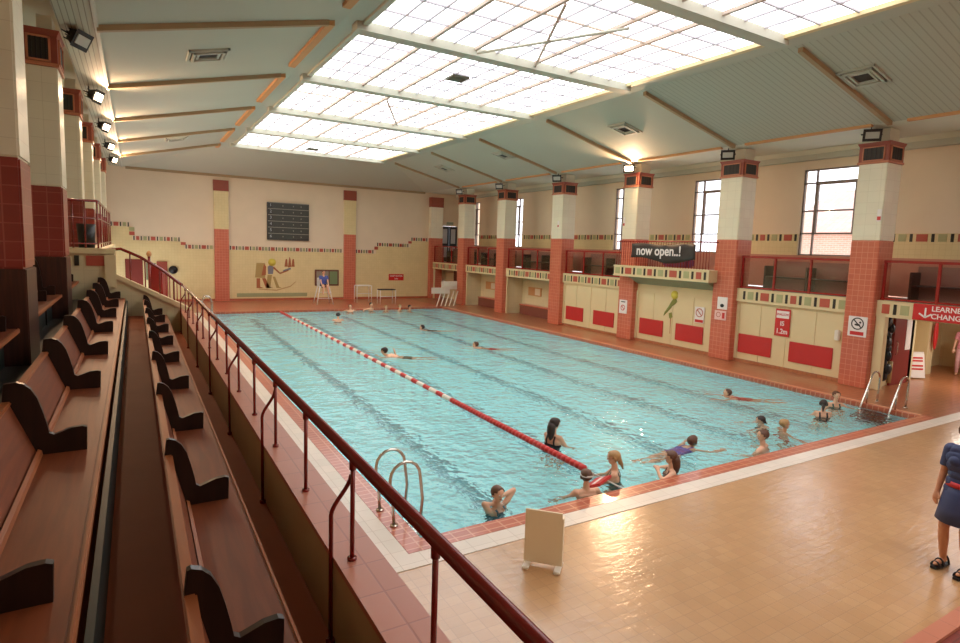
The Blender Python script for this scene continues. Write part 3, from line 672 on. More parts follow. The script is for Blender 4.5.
# ------------------------------------------------------------------ gallery railings on the right
bl=['farthest bay with the dark glazed doors','second farthest bay','third farthest bay','fourth farthest bay, left of the banner','','bay right of the projecting balcony, above the 1.2m sign','bay over the learner changing sign']
for i,(a,b) in enumerate(BAYS):
    if i==4: continue
    if i==6: a=3.0
    a+=.03; b-=.03
    t=thing('gallery_railing','red framed gallery railing, %s'%bl[i],'railing',(XI,(a+b)/2,2.47),'red railings along the gallery')
    x=XI+.0
    MB().bbox(x-.03,x+.03,a,b,3.49,3.56,'red',.01).build('top_rail',parent=t)
    MB().bbox(x-.02,x+.02,a,b,2.49,2.54,'red',.006).build('bottom_rail',parent=t)
    n=3 if i<6 else 4
    for k in range(n+1):
        y=b-.05-(b-a-.1)*k/n
        MB().bbox(x-.03,x+.03,y-.035,y+.035,2.47,3.52,'red',.008).build('post',parent=t)
        if k<n: MB().box(x-.006,x+.006,y-(b-a-.1)/n+.04,y-.04,2.55,3.48,'glass').build('glass_panel',parent=t)
    # dark pew behind
    t=thing('gallery_pew','dark pew behind gallery glass, %s'%bl[i],'bench',(18.6,(a+b)/2,2.46),'pews on the gallery')
    MB().bbox(18.2,18.65,a+.3,b-.3,2.86,2.9,'wooddark').build('seat',parent=t)
    MB().bbox(18.65,18.72,a+.3,b-.3,2.46,3.42,mat('pew_back',col(140,98,84),.4),.01).build('backrest',parent=t)
    for y in(a+.35,(a+b)/2,b-.35): MB().bbox(18.15,18.7,y-.03,y+.03,2.46,3.25,'wooddark',.01).build('end_panel',parent=t)
# projecting balcony rail and banner
t=thing('gallery_railing','red vertical-barred railing around the projecting balcony behind the banner','railing',(16.7,15.6,3.03),'red railings along the gallery')
MB().tube([(17.1,17.95,3.98),(16.72,17.95,3.98),(16.72,13.4,3.98),(17.1,13.4,3.98)],.025,'red').build('top_rail',parent=t)
for k in range(38):
    MB().tube([(16.72,17.93-k*.122,3.03),(16.72,17.93-k*.122,3.98)],.011,'red',6).build('bar',parent=t)
ZB=.17
t=thing('banner','dark grey cloth banner reading now open, tied to the projecting balcony railing','banner',(16.64,15.5,3.2))
m=MB(); N=24
for side in(0,1):
    pass
vs=[];fs=[]
for i in range(N+1):
    a=i/N; y=17.05-a*3.1
    zt=3.72+ZB+.03*math.sin(a*9)-.02*a; zb=3.17+ZB+.12*(1-abs(2*a-1.1))*-1+.06*math.sin(a*7)
    if a<.12: zb+=0; zt-= .0
    for j in range(5):
        z=zt+(zb-zt)*j/4; vs.append((16.64+.018*math.sin(a*22+j),y,z))
for i in range(N):
    for j in range(4): fs.append((i*5+j,i*5+j+1,(i+1)*5+j+1,(i+1)*5+j))
m.add(vs,fs,'banner',True); bo=m.build('cloth',parent=t,fixn=False)
sd=bo.modifiers.new('s','SOLIDIFY'); sd.thickness=.006
text('now open..!',.5,'signwhite',(16.605,15.65,3.45+ZB),RX,UZ,t,ext=.002,bold=True,sx=.92)
o=MB().bbox(17.35,17.8,14.9,16.1,3.05,3.38,'purple',.06).build('seat_cushion'); tag(o,'purple padded seat cushion on the balcony behind the banner','cushion')
# ------------------------------------------------------------------ signs
def sign(name,label,face,c,w,h,board='signwhite',cat='sign',th=.02):
    """face 'x' on right side walls, 'y' on far wall; c = centre"""
    t=thing(name,label,cat,c)
    if face=='x': MB().bbox(c[0]-th,c[0],c[1]-w/2,c[1]+w/2,c[2]-h/2,c[2]+h/2,board,.004).build('board',parent=t)
    else: MB().bbox(c[0]-w/2,c[0]+w/2,c[1]-th,c[1],c[2]-h/2,c[2]+h/2,board,.004).build('board',parent=t)
    return t
def ring(t,c,r,w,k,slash=True):
    m=MB(); n=28
    for j in range(n):
        a0,a1=2*PI*j/n,2*PI*(j+1)/n
        P=lambda rr,a,x:(x,c[1]-rr*math.cos(a),c[2]+rr*math.sin(a))
        m.add([P(r,a0,c[0]),P(r,a1,c[0]),P(r-w,a1,c[0]),P(r-w,a0,c[0]),P(r,a0,c[0]+.004),P(r,a1,c[0]+.004),P(r-w,a1,c[0]+.004),P(r-w,a0,c[0]+.004)],[(0,1,2,3),(7,6,5,4),(0,4,5,1),(2,6,7,3)],k)
    if slash:
        T=Matrix.Translation(c)@Matrix.Rotation(PI/4,4,'X'); m.box(0,.004,-r+.01,r-.01,-w/2,w/2,k,T)
    m.build('prohibition_ring',parent=t)
t=sign('depth_sign','tall red and white sign reading SHALLOW 1.2m between two red panels','x',(XI-.022,10.98,1.5),.5,.86,'signred')
MB().box(XI-.046,XI-.042,10.77,11.19,1.64,1.87,'signwhite').build('white_block',parent=t)
text('SHALLOW',.1,'signred',(XI-.05,10.98,1.755),RX,UZ,t,bold=True,sx=.85)
text('IS',.2,'signwhite',(XI-.045,10.98,1.47),RX,UZ,t,bold=True)
text('1.2m',.22,'signwhite',(XI-.045,10.98,1.22),RX,UZ,t,bold=True,sx=.9)
t=sign('prohibition_sign','white prohibition notice with grey ring and red caption on the nearest right pillar','x',(XC-.001,8.6,1.7),.5,.56)
ring(t,(XC-.028,8.6,1.78),.17,.03,'banner'); MB().box(XC-.026,XC-.021,8.42,8.78,1.46,1.56,'signred').build('caption_bar',parent=t)
m=MB(); m.ell((XC-.026,8.6,1.75),.006,.08,.03,'banner'); m.ell((XC-.026,8.53,1.82),.006,.03,.03,'banner'); m.build('diver_figure',parent=t)
t=sign('prohibition_sign','round prohibition notice with red caption on cream doors by the parrot painting','x',(XI-.022,14.18,1.38),.42,.58)
ring(t,(XI-.048,14.18,1.46),.16,.03,'tred'); MB().box(XI-.046,XI-.041,14.0,14.36,1.11,1.21,'signred').build('caption_bar',parent=t)
t=sign('wall_notice','white notice with dark emblem, upper of two on the second nearest right pillar','x',(XC-.001,13.05,1.92),.4,.42)
MB().ell((XC-.024,13.05,1.84),.006,.08,.06,'black').build('emblem',parent=t)
t=sign('wall_notice','pinkish notice, lower of two on the second nearest right pillar','x',(XC-.001,13.1,1.5),.46,.32,mat('pink_paper',col(232,190,180),.5))
ring(t,(XC-.028,13.17,1.52),.09,.02,'tred',False); MB().box(XC-.026,XC-.021,12.92,13.02,1.4,1.6,'signred').build('mark',parent=t)
t=sign('wall_notice','white notice with red ring on the third nearest right pillar','x',(XC-.001,17.82,1.32),.44,.56)
ring(t,(XC-.028,17.82,1.28),.12,.03,'signred'); MB().box(XC-.026,XC-.021,17.7,17.94,1.5,1.54,'banner').build('mark',parent=t)
for y,w in((18.0,'third'),(8.28,'nearest'),(22.4,'fourth')):
    t=sign('warning_sticker','small red and white sticker high on the %s right pillar'%w,'x' ,(XC-.001,y+.05,4.75 if w!='third' else 4.8),.12,.32,'signwhite',cat='sticker',th=.008)
    MB().box(XC-.014,XC-.009,y+.01,y+.1,4.62,4.72,'signred').build('mark',parent=t)
t=sign('changing_room_sign','red sign with white arrow reading LEARNERS CHANGING over the doorway','x',(XI-.12,6.05,2.26),2.6,.42,'signred')
text('LEARNERS',.18,'signwhite',(XI-.145,6.93,2.36),RX,UZ,t,bold=True,align='LEFT'); text('CHANGING',.18,'signwhite',(XI-.145,6.93,2.17),RX,UZ,t,bold=True,align='LEFT')
m=MB(); Yc=7.06; xx=XI-.146
m.box(xx,xx+.004,Yc-.02,Yc+.02,2.14,2.38,'signwhite'); 
for s in(-1,1):
    T=Matrix.Translation((xx,Yc,2.13))@Matrix.Rotation(s*PI/3.2,4,'X'); m.box(0,.004,-.02,.02,0,.17,'signwhite',T)
m.build('arrow',parent=t)
t=sign('far_wall_sign','small red sign with pale lettering low on the far end wall','y',(14.8,YW-.021,1.4),1.05,.42,'signred')
text('DEEP WATER',.15,'signwhite',(14.8,YW-.045,1.48),(1,0,0),UZ,t,bold=True); text('3.8m',.13,'signwhite',(14.8,YW-.045,1.3),(1,0,0),UZ,t,bold=True)
# gallery exit sign above the far doors
o=MB().bbox(18.45,18.95,YW-.06,YW-.001,5.05,5.22,mat('exit_sign_green',col(150,160,140),.5),.01).build('exit_sign'); tag(o,'tiny pale sign above the dark glazed doors on the far gallery','sign')
# ------------------------------------------------------------------ scoreboard
t=thing('scoreboard','dark wall-mounted scoreboard with six rows on the far end wall','scoreboard',(7.9,YW,3.6))
sx0,sx1,sz0,sz1=6.68,9.08,3.58,5.78
sbm=mat('scoreboard_black',col(56,54,50),.5,.15,6); sbl=mat('scoreboard_line',col(150,146,134),.5)
MB().bbox(sx0,sx1,YW-.16,YW-.001,sz0,sz1,sbm,.02).build('housing',parent=t)
for k in range(6):
    z=sz0+.05+k*.36
    MB().box(sx0+.3,sx1-.05,YW-.175,YW-.161,z+.03,z+.30,mat('scoreboard_row_%d'%k,col(64,66,60),.3)).build('row',parent=t)
    m=MB(); m.box(sx0+.03,sx1-.03,YW-.18,YW-.165,z+.31,z+.35,sbl); m.build('divider',parent=t)
    text(str(6-k),.24,'litpane',(sx0+.19,YW-.168,z+.17),(1,0,0),UZ,t,name='lane_number')
    m=MB()
    for x in(.85,1.45,1.9): m.box(sx0+x,sx0+x+.05,YW-.18,YW-.175,z+.12,z+.2,sbl)
    m.build('mark',parent=t)
# ------------------------------------------------------------------ mural of painted figures (generic)
t=thing('wall_mural','painted Egyptian-style mural with two walking figures and a yellow sun disc','mural',(7,YW,0.7))
Yp=YW-.022
def paint(poly,k,name,d=.004):
    m=MB(); m.prism(poly,'y',Yp-d,Yp-.0005,k); return m.build(name,parent=t)
skin=mat('mural_ochre',col(170,98,60),.7); tan_=mat('mural_tan',col(176,150,92),.7); blu=mat('mural_blue',col(128,128,138),.7); yel=mat('mural_yellow',col(222,206,84),.7); pale=mat('mural_pale_line',col(196,160,110),.7); gr=mat('mural_green_band',col(160,162,120),.7)
paint([(6.0,1.35),(6.08,2.2),(6.55,2.2),(6.62,1.9),(6.55,1.3)],tan_,'figure_cloak')
paint([(6.35,1.45),(6.5,2.15),(6.62,2.0),(6.6,1.5)],skin,'figure_torso',.006)
for a in((6.08,-.02),(6.38,.2)): paint([(a[0],1.3),(a[0]+.2,1.3),(a[0]+.22+a[1],.8),(a[0]+.42+a[1],.72),(a[0]+.02+a[1],.72)],skin,'figure_leg')
m=MB(); m.tube([(6.95,Yp,2.25),(6.95,Yp-.006,2.25)],.22,yel,20); m.build('sun_disc',parent=t)
paint([(6.72,1.55),(6.7,2.0),(6.9,2.12),(7.05,1.95),(7.0,1.55)],blu,'figure_torso')
paint([(6.7,1.5),(6.95,1.5),(6.85,.8),(6.95,.72),(6.6,.72)],tan_,'figure_leg'); paint([(6.98,1.4),(7.12,1.4),(7.35,.8),(7.5,.72),(7.2,.72)],tan_,'figure_leg')
paint([(7.0,1.9),(7.4,1.55),(7.9,1.75),(7.9,1.82),(7.4,1.65),(7.05,2.0)],skin,'figure_arm'); paint([(7.55,1.68),(8.05,1.85),(8.0,1.95),(7.6,1.8)],blu,'held_bird')
for x in(7.75,7.95,8.15): paint([(x-.09,2.0 if x!=7.95 else 1.95),(x+.11,2.0),(x+.07,2.45),(x,2.6 if x==7.95 else 2.48),(x-.03,2.4)],skin,'small_figure')
paint([(6.2,.7),(7.2,.62),(8.0,.85),(8.35,1.15),(8.3,1.05),(8.0,.78),(7.2,.55),(6.2,.64)],pale,'boat_line')
paint([(5.0,.2),(9.0,.2),(9.0,.42),(5.0,.42)],gr,'ground_band')
t=thing('wall_picture','brown framed picture with green panel on the far wall behind the lifeguard','picture',(10.2,YW,.85))
MB().bbox(9.45,10.95,YW-.08,YW-.021,.85,1.85,mat('picture_frame_brown',col(110,70,50),.5),.02).build('frame',parent=t)
MB().box(9.55,10.3,YW-.09,YW-.08,.95,1.75,mat('picture_left',col(150,140,120),.6)).build('left_panel',parent=t)
MB().box(10.36,10.85,YW-.09,YW-.08,.95,1.75,mat('picture_green',col(120,140,96),.6)).build('green_panel',parent=t)
t=thing('wall_mural','painted green parrot and yellow sun disc on the cream doors','mural',(XI,15.5,1.2))
def paintx(poly,k,name,d=.004):
    m=MB(); poly=[(15.42+(p[0]-15.42)*.72,1.82+(p[1]-1.82)*(.78 if name=='parrot_body' else .86)) for p in poly]; m.prism(poly,'x',XI-.024-d,XI-.0005,k); return m.build(name,parent=t)
pg=mat('parrot_green',col(128,132,62),.7)
m=MB(); m.tube([(XI-.0,15.4,2.0),(XI-.03,15.4,2.0)],.16,yel,20); m.build('sun_disc',parent=t)
paintx([(15.32,1.62),(15.5,1.5),(15.75,1.25),(16.05,.98),(16.0,1.15),(15.75,1.45),(15.55,1.75),(15.42,1.88),(15.28,1.85),(15.2,1.75)],pg,'parrot_body')
paintx([(15.5,1.25),(15.7,1.2),(15.65,1.0),(15.55,.95),(15.45,1.05)],pg,'leaf')
paintx([(15.53,1.0),(15.58,1.0),(15.55,.3),(15.52,.3)],skin,'stem',.003)
# ------------------------------------------------------------------ learner changing doorway
f=MB()
f.box(XI,XB+.2,8.25,8.35,0,2.3,'cream'); f.box(XB+.3,24,9.2,9.3,0,2.4,'cream'); f.box(23.9,24,3,9.2,0,2.4,'cream'); f.box(XB,XB+.3,8.25,9.3,0,2.4,'cream'); f.box(21.3,21.7,8.55,9.2,0,2.4,'creampaint')
struct(f.build('wall_corridor'))
struct(MB().box(XB+.25,24,Y0,9.3,2.3,2.4,'ceil_white').build('ceiling_corridor'))
struct(MB().box(XB,24,Y0,Y0+.1,0,2.4,'cream').build('wall_corridor_end'))
struct(MB().bbox(XI-.1,XI+.1,8.0,8.24,0,2.05,'creampaint',.01).build('trim_18'))
d=struct(MB().bbox(18.3,19.3,8.18,8.249,0,2.1,mat('maroon_door',col(130,44,44),.35,.08,4),.01).build('door_3'))
MB().box(18.95,19.25,8.165,8.18,1.0,1.95,'signwhite').build('door_notice',None,d); MB().tube([(18.42,8.16,.9),(18.42,8.12,.95),(18.42,8.12,1.25),(18.42,8.16,1.3)],.012,'steel').build('door_handle',None,d)
t=thing('hanging_bags','tall black bundle of bags hanging left of the maroon door','bag',(17.8,8.15,.2))
m=MB()
for k in range(9): m.ell((17.78+.08*math.sin(k*2.1),8.1+.03*math.cos(k*3),.35+k*.19),.13+.03*math.sin(k*1.7),.1,.16,'black')
m.build('black_bag',parent=t)
MB().tube([(17.72,8.12,1.9),(17.7,8.1,2.02),(17.78,8.12,2.05)],.05,mat('yellow_strap',col(190,150,60),.6)).build('strap',parent=t)
MB().tube([(17.95,8.05,.15),(17.95,8.05,.75)],.06,mat('tan_roll',col(180,150,100),.6)).build('rolled_mat',parent=t)
t=thing('folding_sign','white folding floor sign with red text lines in the changing corridor','sign',(20.4,8.2,0))
T=Matrix.Translation((20.2,8.35,0))@Matrix.Rotation(-.6,4,'Z')
m=MB(); m.bbox(-.3,.3,-.02,.0,.03,.78,'signwhite',.01,T@Matrix.Rotation(-.2,4,'X')); m.bbox(-.3,.3,.28,.3,.03,.78,'signwhite',.01,T@Matrix.Rotation(.16,4,'X')); m.build('board',parent=t)
m=MB()
for z in(.62,.53,.38,.28): m.box(-.24,.24,-.026,-.021,z,z+.05,'signred',T@Matrix.Rotation(-.2,4,'X'))
m.build('text_lines',parent=t)
o=MB().bbox(19.55,19.85,8.4,8.6,.0,.05,'signwhite',.01).build('paper_stack'); tag(o,'white papers lying on the corridor floor beside the folding sign','paper')
t=thing('wall_notice','white notice on the corridor wall right of the maroon door','sign',(19.9,9.19,1.6)); MB().bbox(19.75,20.35,9.17,9.199,1.35,1.95,'signwhite',.005).build('board',parent=t)
o=MB(); o.ell((21.5,8.44,1.3),.12,.05,.5,'signred'); o=o.build('red_float_bag'); tag(o,'red bag hanging on the cream post in the changing corridor','bag')
t=thing('ceiling_light','white ceiling light fitting in the learner changing corridor','light',(20.2,6.8,2.3),group='corridor ceiling lights')
MB().bbox(19.6,20.8,6.7,6.9,2.25,2.299,'whitepaint',.01).build('housing',parent=t); MB().box(19.65,20.75,6.72,6.88,2.235,2.25,emit('corridor_tube',(1,.95,.85,1),4)).build('diffuser',parent=t)
L=bpy.data.lights.new('corridor','AREA'); L.shape='RECTANGLE'; L.size=1.1; L.size_y=.16; L.energy=60; L.color=(1,.93,.82); lo=bpy.data.objects.new('corridor_tube_light',L); C.objects.link(lo); lo.location=(20.2,6.8,2.22)
# ------------------------------------------------------------------ pool ladders
def ladder(label,P,Q,hz,r=.022,inner=None,grp='steel pool ladders'):
    pass
t=thing('pool_ladder','stainless steel ladder with two hooped rails at the near left pool edge','ladder',(2.7,6.85,0),'steel pool ladders')
for y in(7.1,6.6):
    m=MB(); pts=[(2.68,y,0.0),(2.66,y,.3),(2.62,y,.55)]
    for j in range(9):
        a=PI-PI*j/8*1.0; pts.append((2.82+.2*math.cos(a),y,.62+.2*math.sin(a)))
    pts+=[(3.06,y,.3),(3.02,y,-.2),(2.98,y,-.95)]
    m.tube(pts,.02,'steel',10); m.build('hoop_rail',parent=t)
    m=MB(); m.tube([(2.68,y,.012),(2.68,y,.03)],.05,'steel',14); m.build('floor_flange',parent=t)
for z in(-.35,-.62,-.9): MB().bbox(2.93,3.05,6.58,7.12,z,z+.025,'steel',.008).build('tread',parent=t)
t=thing('pool_ladder','wide steel handrail ladder with submerged dark treads at the right pool corner','ladder',(15.7,7.0,0),'steel pool ladders')
for y in(7.35,6.7):
    m=MB(); pts=[(15.9,y,0),(15.93,y,.25),(15.95,y,.5)]
    for j in range(8):
        a=PI*j/7*.75; pts.append((15.72+.22*math.cos(a),y,.58+.2*math.sin(a)))
    pts+=[(15.3,y,.25),(15.08,y,-.15),(14.95,y,-.75),(14.93,y,-1.2)]
    m.tube(pts,.024,'steel',10); m.build('handrail',parent=t)
    m=MB(); m.tube([(15.4,y,0),(15.42,y,.45)],.02,'steel',8); m.tube([(15.9,y,.0),(15.9,y,.02)],.05,'steel',14); m.build('upright',parent=t)
for k in range(5): MB().bbox(14.98-k*.03,15.2-k*.03,6.65,7.4,-.25-k*.2,-.22-k*.2,'black',.01).build('tread',parent=t)
# small far-left ladder glimpsed
# ------------------------------------------------------------------ lane rope
t=thing('lane_rope','long red and white floating lane rope running the length of the pool','rope',(6.2,18,ZW))
MB().tube([(6.2,YN,ZW+.03),(6.2,YF,ZW+.03)],.012,'ropewhite',6).build('cable',parent=t)
def fl(y0,y1,k):
    m=MB(); n=max(1,round((y1-y0)/.12))
    for j in range(n):
        a=y0+(y1-y0)*j/n; b=a+(y1-y0)/n
        m.tube([(6.2,a+.004,ZW+.03),(6.2,a+.015,ZW+.03),(6.2,b-.015,ZW+.03),(6.2,b-.004,ZW+.03)],[.03,.062,.062,.03],k,10)
    m.build('float_section',parent=t)
fl(7.12,11.9,'ropered'); y=11.9; i=0
while y<28.3:
    w=.40 if i%2==0 else .35
    fl(y,y+w,'ropewhite' if i%2==0 else 'ropered'); y+=w; i+=1
fl(y,30.7,'ropered')
# ------------------------------------------------------------------ white board on the near deck
t=thing('floor_board','blank white upright board on two white feet standing on the near deck','board',(3.88,5.1,0))
ang=math.radians(-47)
T=Matrix.Translation((3.80,4.99,0))@Matrix.Rotation(ang,4,'Z')
wb=mat('cream_white_board',col(240,226,196),.5,.03,3)
MB().bbox(-.215,.2,-.012,.012,.03,.64,wb,.004,T).build('panel',parent=t)
MB().bbox(.19,.215,-.012,.07,.03,.58,wb,.004,T).build('side_flange',parent=t)
for x in(-.17,.18): MB().bbox(x-.035,x+.035,-.15,.12,0,.035,'white',.008,T).build('foot',parent=t)
# ------------------------------------------------------------------ lifeguard chair & stands
t=thing('lifeguard_chair','tall white lifeguard chair on the far deck','chair',(9.3,34,0))
for x,y in((8.85,33.6),(9.6,33.6),(8.85,34.4),(9.6,34.4)):
    MB().tube([(x+(x-9.22)*.25,y,0),(9.22+(x-9.22)*.7,34+(y-34)*.6,1.0)],.03,'whitepaint',8).build('leg',parent=t)
MB().bbox(8.95,9.5,33.75,34.3,.98,1.03,'whitepaint').build('seat',parent=t); MB().bbox(8.95,9.5,34.3,34.34,1.03,1.5,'whitepaint').build('backrest',parent=t)
for z in(.35,.7): MB().tube([(8.85,33.68,z),(9.6,33.68,z)],.02,'whitepaint',6).build('step',parent=t)
for(x,y,w,h,l,k) in((11.75,34.5,.9,1.0,'white tubular frame stand on the far deck, left of its pair','whitepaint'),(12.75,33.2,.95,.85,'white legged stand with dark top on the far deck, right of its pair','black')):
    t=thing('deck_stand',l,'stand',(x,y,0),'frame stands on the far deck')
    for dx in(-w/2,w/2):
        for dy in(-.25,.25): MB().tube([(x+dx,y+dy,0),(x+dx,y+dy,h)],.022,'whitepaint',8).build('leg',parent=t)
    MB().bbox(x-w/2,x+w/2,y-.27,y+.27,h,h+.05,k).build('top',parent=t)
    MB().tube([(x-w/2,y-.25,h*.55),(x+w/2,y-.25,h*.55)],.018,'whitepaint',6).build('crossbar',parent=t)
# starting ladder rail far-left corner
t=thing('pool_ladder','small pale hooped ladder at the far left corner of the pool','ladder',(2.75,30.2,0),'steel pool ladders')
for y in(29.9,30.4):
    MB().tube([(2.6,y,0),(2.6,y,.65),(2.7,y,.85),(2.9,y,.85),(3.0,y,.65),(3.0,y,-.9)],.022,'steel',8).build('hoop_rail',parent=t)
for z in(-.4,-.7): MB().bbox(2.95,3.05,29.9,30.4,z,z+.03,'steel').build('tread',parent=t)
##PEOPLE_BEGIN
# ------------------------------------------------------------------ people
SKIN=mat('skin_pale',col(226,176,144),.5,.06,6); SKIN2=mat('skin_tan',col(206,150,116),.5,.06,6)
HB=mat('hair_dark',col(44,30,24),.5,.2,30); HBR=mat('hair_brown',col(92,58,38),.5,.2,30); HBL=mat('hair_blonde',col(170,132,84),.5,.2,30)
def nrm(v): return v/np.linalg.norm(v)
def ik(a,t,l1,l2,hint):
    a=np.array(a,float); t=np.array(t,float); d=t-a; L=np.linalg.norm(d); mx=(l1+l2)*.995
    if L>mx: t=a+d/L*mx; d=t-a; L=mx
    u=d/L; x=(l1*l1-l2*l2+L*L)/(2*L); h=math.sqrt(max(l1*l1-x*x,1e-6))
    hn=np.array(hint,float); hn=hn-u*(hn@u); hn=nrm(hn)
    return a+u*x+hn*h, t
def person(label,pos,yaw,h=1.65,lean=(0,0,1),head=(0,1,0),hands=((-.35,.25,.75),(.35,.25,.75)),feet=((-.12,0,0),(.12,0,0)),pel=None,skin=SKIN,hair=None,hairc=HB,outfit=(),vox=.014,extra=None,headup=None,elb=((-.6,-.6,-.3),(.6,-.6,-.3)),cat='person',women=False,grp=None):
    """pos: world position of local origin; local +Y is forward, +X the person's right side, units metres for a 1.7 m adult scaled to h"""
    s=h/1.7
    pel=np.array(pel if pel is not None else (0,0,.93)); u=nrm(np.array(lean,float))
    f0=np.array((0,1,0.)) if abs(u[1])<.75 else np.array((0,0,-1.)) if u[1]>0 else np.array((0,0,1.))
    f=nrm(f0-u*(f0@u)); x=np.cross(f,u)  # right
    sw=.165 if women else .185; hw=.095
    neck=pel+u*.50; sh=[neck-x*sw-u*.03, neck+x*sw-u*.03]; hip=[pel-x*hw-u*.02,pel+x*hw-u*.02]
    hf=nrm(np.array(head,float)); hu=nrm(np.array(headup,float)) if headup is not None else u*.6+np.array((0,0,.4)); hu=nrm(hu-hf*(hu@hf)); hx=np.cross(hf,hu)
    hc=neck+u*.09+hu*.125+hf*.02
    segs=[] # (a,b,ra,rb,tag)
    def seg(a,b,ra,rb,t): segs.append((np.array(a,float),np.array(b,float),ra,rb,t))
    # torso as several lateral capsules
    for k,(tt,w,r) in enumerate(((0,.085,.098),(.1,.075,.092),(.2,.065,.088),(.3,.085,.095),(.39,.105,.092),(.46,.12,.062))):
        c=pel+u*tt; ww=w*(.93 if women else 1); seg(c-x*ww,c+x*ww,r,r,'torso')
    if women: 
        for sg in(-1,1): c=pel+u*.36+x*.075*sg+f*.055; seg(c,c+f*.01,.06,.055,'torso')
    seg(pel-u*.04-f*.03-x*.07,pel-u*.04-f*.03+x*.07,.095,.095,'torso')
    seg(neck-u*.04,neck+u*.1+hf*.01,.058,.052,'neck')
    # head: skull, jaw, nose, ears
    seg(hc+hu*.035-hf*.03,hc+hu*.035+hf*.025,.083,.078,'head'); seg(hc-hu*.03+hf*.02,hc-hu*.06+hf*.045,.066,.042,'head')
    seg(hc+hf*.09+hu*.01,hc+hf*.108-hu*.018,.010,.014,'head')
    for sg in(-1,1): seg(hc+hx*sg*.082-hf*.005+hu*.02,hc+hx*sg*.084-hf*.005-hu*.02,.016,.013,'head')
    for i in(0,1):
        sgn=(-1,1)[i]; hd=np.array(hands[i],float); e,w=ik(sh[i],hd,.285,.255,elb[i])
        seg(sh[i],e,.054 if women else .06,.042,'uarm'); seg(e,w,.042,.028,'farm')
        d=nrm(w-e); side=nrm(np.cross(d,np.array((0,0,1.))+.001)); pn=nrm(np.cross(side,d)); th=side*(-sgn)
        seg(w,w+d*.075,.030,.034,'hand')
        seg(w+d*.03+side*.02,w+d*.085+side*.028,.016,.016,'hand'); seg(w+d*.03-side*.02,w+d*.085-side*.028,.016,.016,'hand')
        for q,(o_,ln) in enumerate(((-.033,.062),(-.011,.075),(.011,.07),(.033,.055))):
            b0=w+d*.085+side*o_; b1=b0+d*ln*.55-pn*.006; b2=b1+d*ln*.45-pn*.02
            seg(b0,b1,.0105,.0095,'hand'); seg(b1,b2,.0095,.008,'hand')
        b0=w+d*.02+th*.028; b1=b0+th*.03+d*.035; seg(b0,b1,.014,.012,'hand'); seg(b1,b1+d*.03+th*.006,.012,.009,'hand')
        ft=np.array(feet[i],float)+np.array((0,0,.075)); kn,an=ik(hip[i],ft,.43,.43,f+u*.001 if abs(u[2])>.5 else np.array((0,0,-1.)))
        seg(hip[i],kn,.088,.056,'thigh'); seg(kn,kn+(an-kn)*.35,.055,.056,'shin'); seg(kn+(an-kn)*.35,an,.056,.036,'shin')
        dd=nrm(an-kn)
        if abs(dd[2])>.6: fd=np.array((0,1,0)); lo=np.array((0,0,-.045))
        else: fd=dd; lo=dd*.02
        seg(an+lo*.7-fd*.03,an+lo+fd*.12,.036,.030,'foot'); seg(an+lo+fd*.12,an+lo+fd*.17,.030,.022,'foot')
    # surface by merging capsules and voxel remeshing into one skin
    mb=MB()
    for a,b,ra,rb,t in segs:
        d=b-a; L=np.linalg.norm(d); d=d/L if L>1e-6 else np.array((0,0,1.))
        pts=[];rs=[]
        for k in range(5): an_=PI/2*(k/4-.999); pts.append(a+d*ra*math.sin(an_)); rs.append(max(ra*math.cos(an_),.0005))
        for k in range(1,5): an_=PI/2*k/4*.999; pts.append(b+d*rb*math.sin(an_)); rs.append(max(rb*math.cos(an_),.0005))
        pts.insert(5,b); rs.insert(5,rb)
        mb.tube([tuple(p) for p in pts],rs,None,12)
    me=bpy.data.meshes.new('b'); me.from_pydata(mb.v,[],mb.f); ob=bpy.data.objects.new('b',me); C.objects.link(ob)
    rm=ob.modifiers.new('r','REMESH'); rm.mode='VOXEL'; rm.voxel_size=vox*.9; rm.use_smooth_shade=True
    sm=ob.modifiers.new('s','SMOOTH'); sm.factor=.5; sm.iterations=3 if vox>.01 else 4
    dg=bpy.context.evaluated_depsgraph_get(); bme=bpy.data.meshes.new_from_object(ob.evaluated_get(dg)); bpy.data.objects.remove(ob)
    bme.name='body'; bme.materials.clear(); bme.materials.append(skin)
    n=len(bme.vertices); P=np.empty(n*3); bme.vertices.foreach_get('co',P); P=P.reshape(-1,3)
    N=np.empty(n*3); bme.vertices.foreach_get('normal',N); N=N.reshape(-1,3)
    best=np.full(n,1e9); tg=np.zeros(n,int); tv=np.zeros(n)
    for j,(a,b,ra,rb,t) in enumerate(segs):
        d=b-a; tt=np.clip(((P-a)@d)/(d@d+1e-9),0,1); ds=np.linalg.norm(P-(a+tt[:,None]*d),axis=1)-(ra+(rb-ra)*tt)
        m_=ds<best; best[m_]=ds[m_]; tg[m_]=j; tv[m_]=tt[m_]
    tags=np.array([segs[j][4] for j in tg]); hgt=(P-pel)@u; fr=(P-pel)@f; lat=(P-pel)@x
    t=thing('person',label,cat,pos,grp,local=True,rz=yaw)
    faces=[tuple(p.vertices) for p in bme.polygons]
    def scale_me(me_): me_.transform(Matrix.Scale(s,4))
    def shell(mask,off,k,name,flare=0):
        m=MB(); idx={}; V=[]; F=[]
        for fc in faces:
            if all(mask[i] for i in fc):
                for i in fc:
                    if i not in idx: idx[i]=len(V); V.append(tuple(P[i]+N[i]*(off if np.isscalar(off) else off[i])))
                F.append([idx[i] for i in fc])
        if not F: return
        m.add(V,F,k,True); o=m.build(name,parent=t,fixn=False); scale_me(o.data)
        sd=o.modifiers.new('t','SOLIDIFY'); sd.thickness=.005; sd.offset=-1
        return o
    bo=bpy.data.objects.new('body',bme); C.objects.link(bo); bo.parent=t; scale_me(bme)
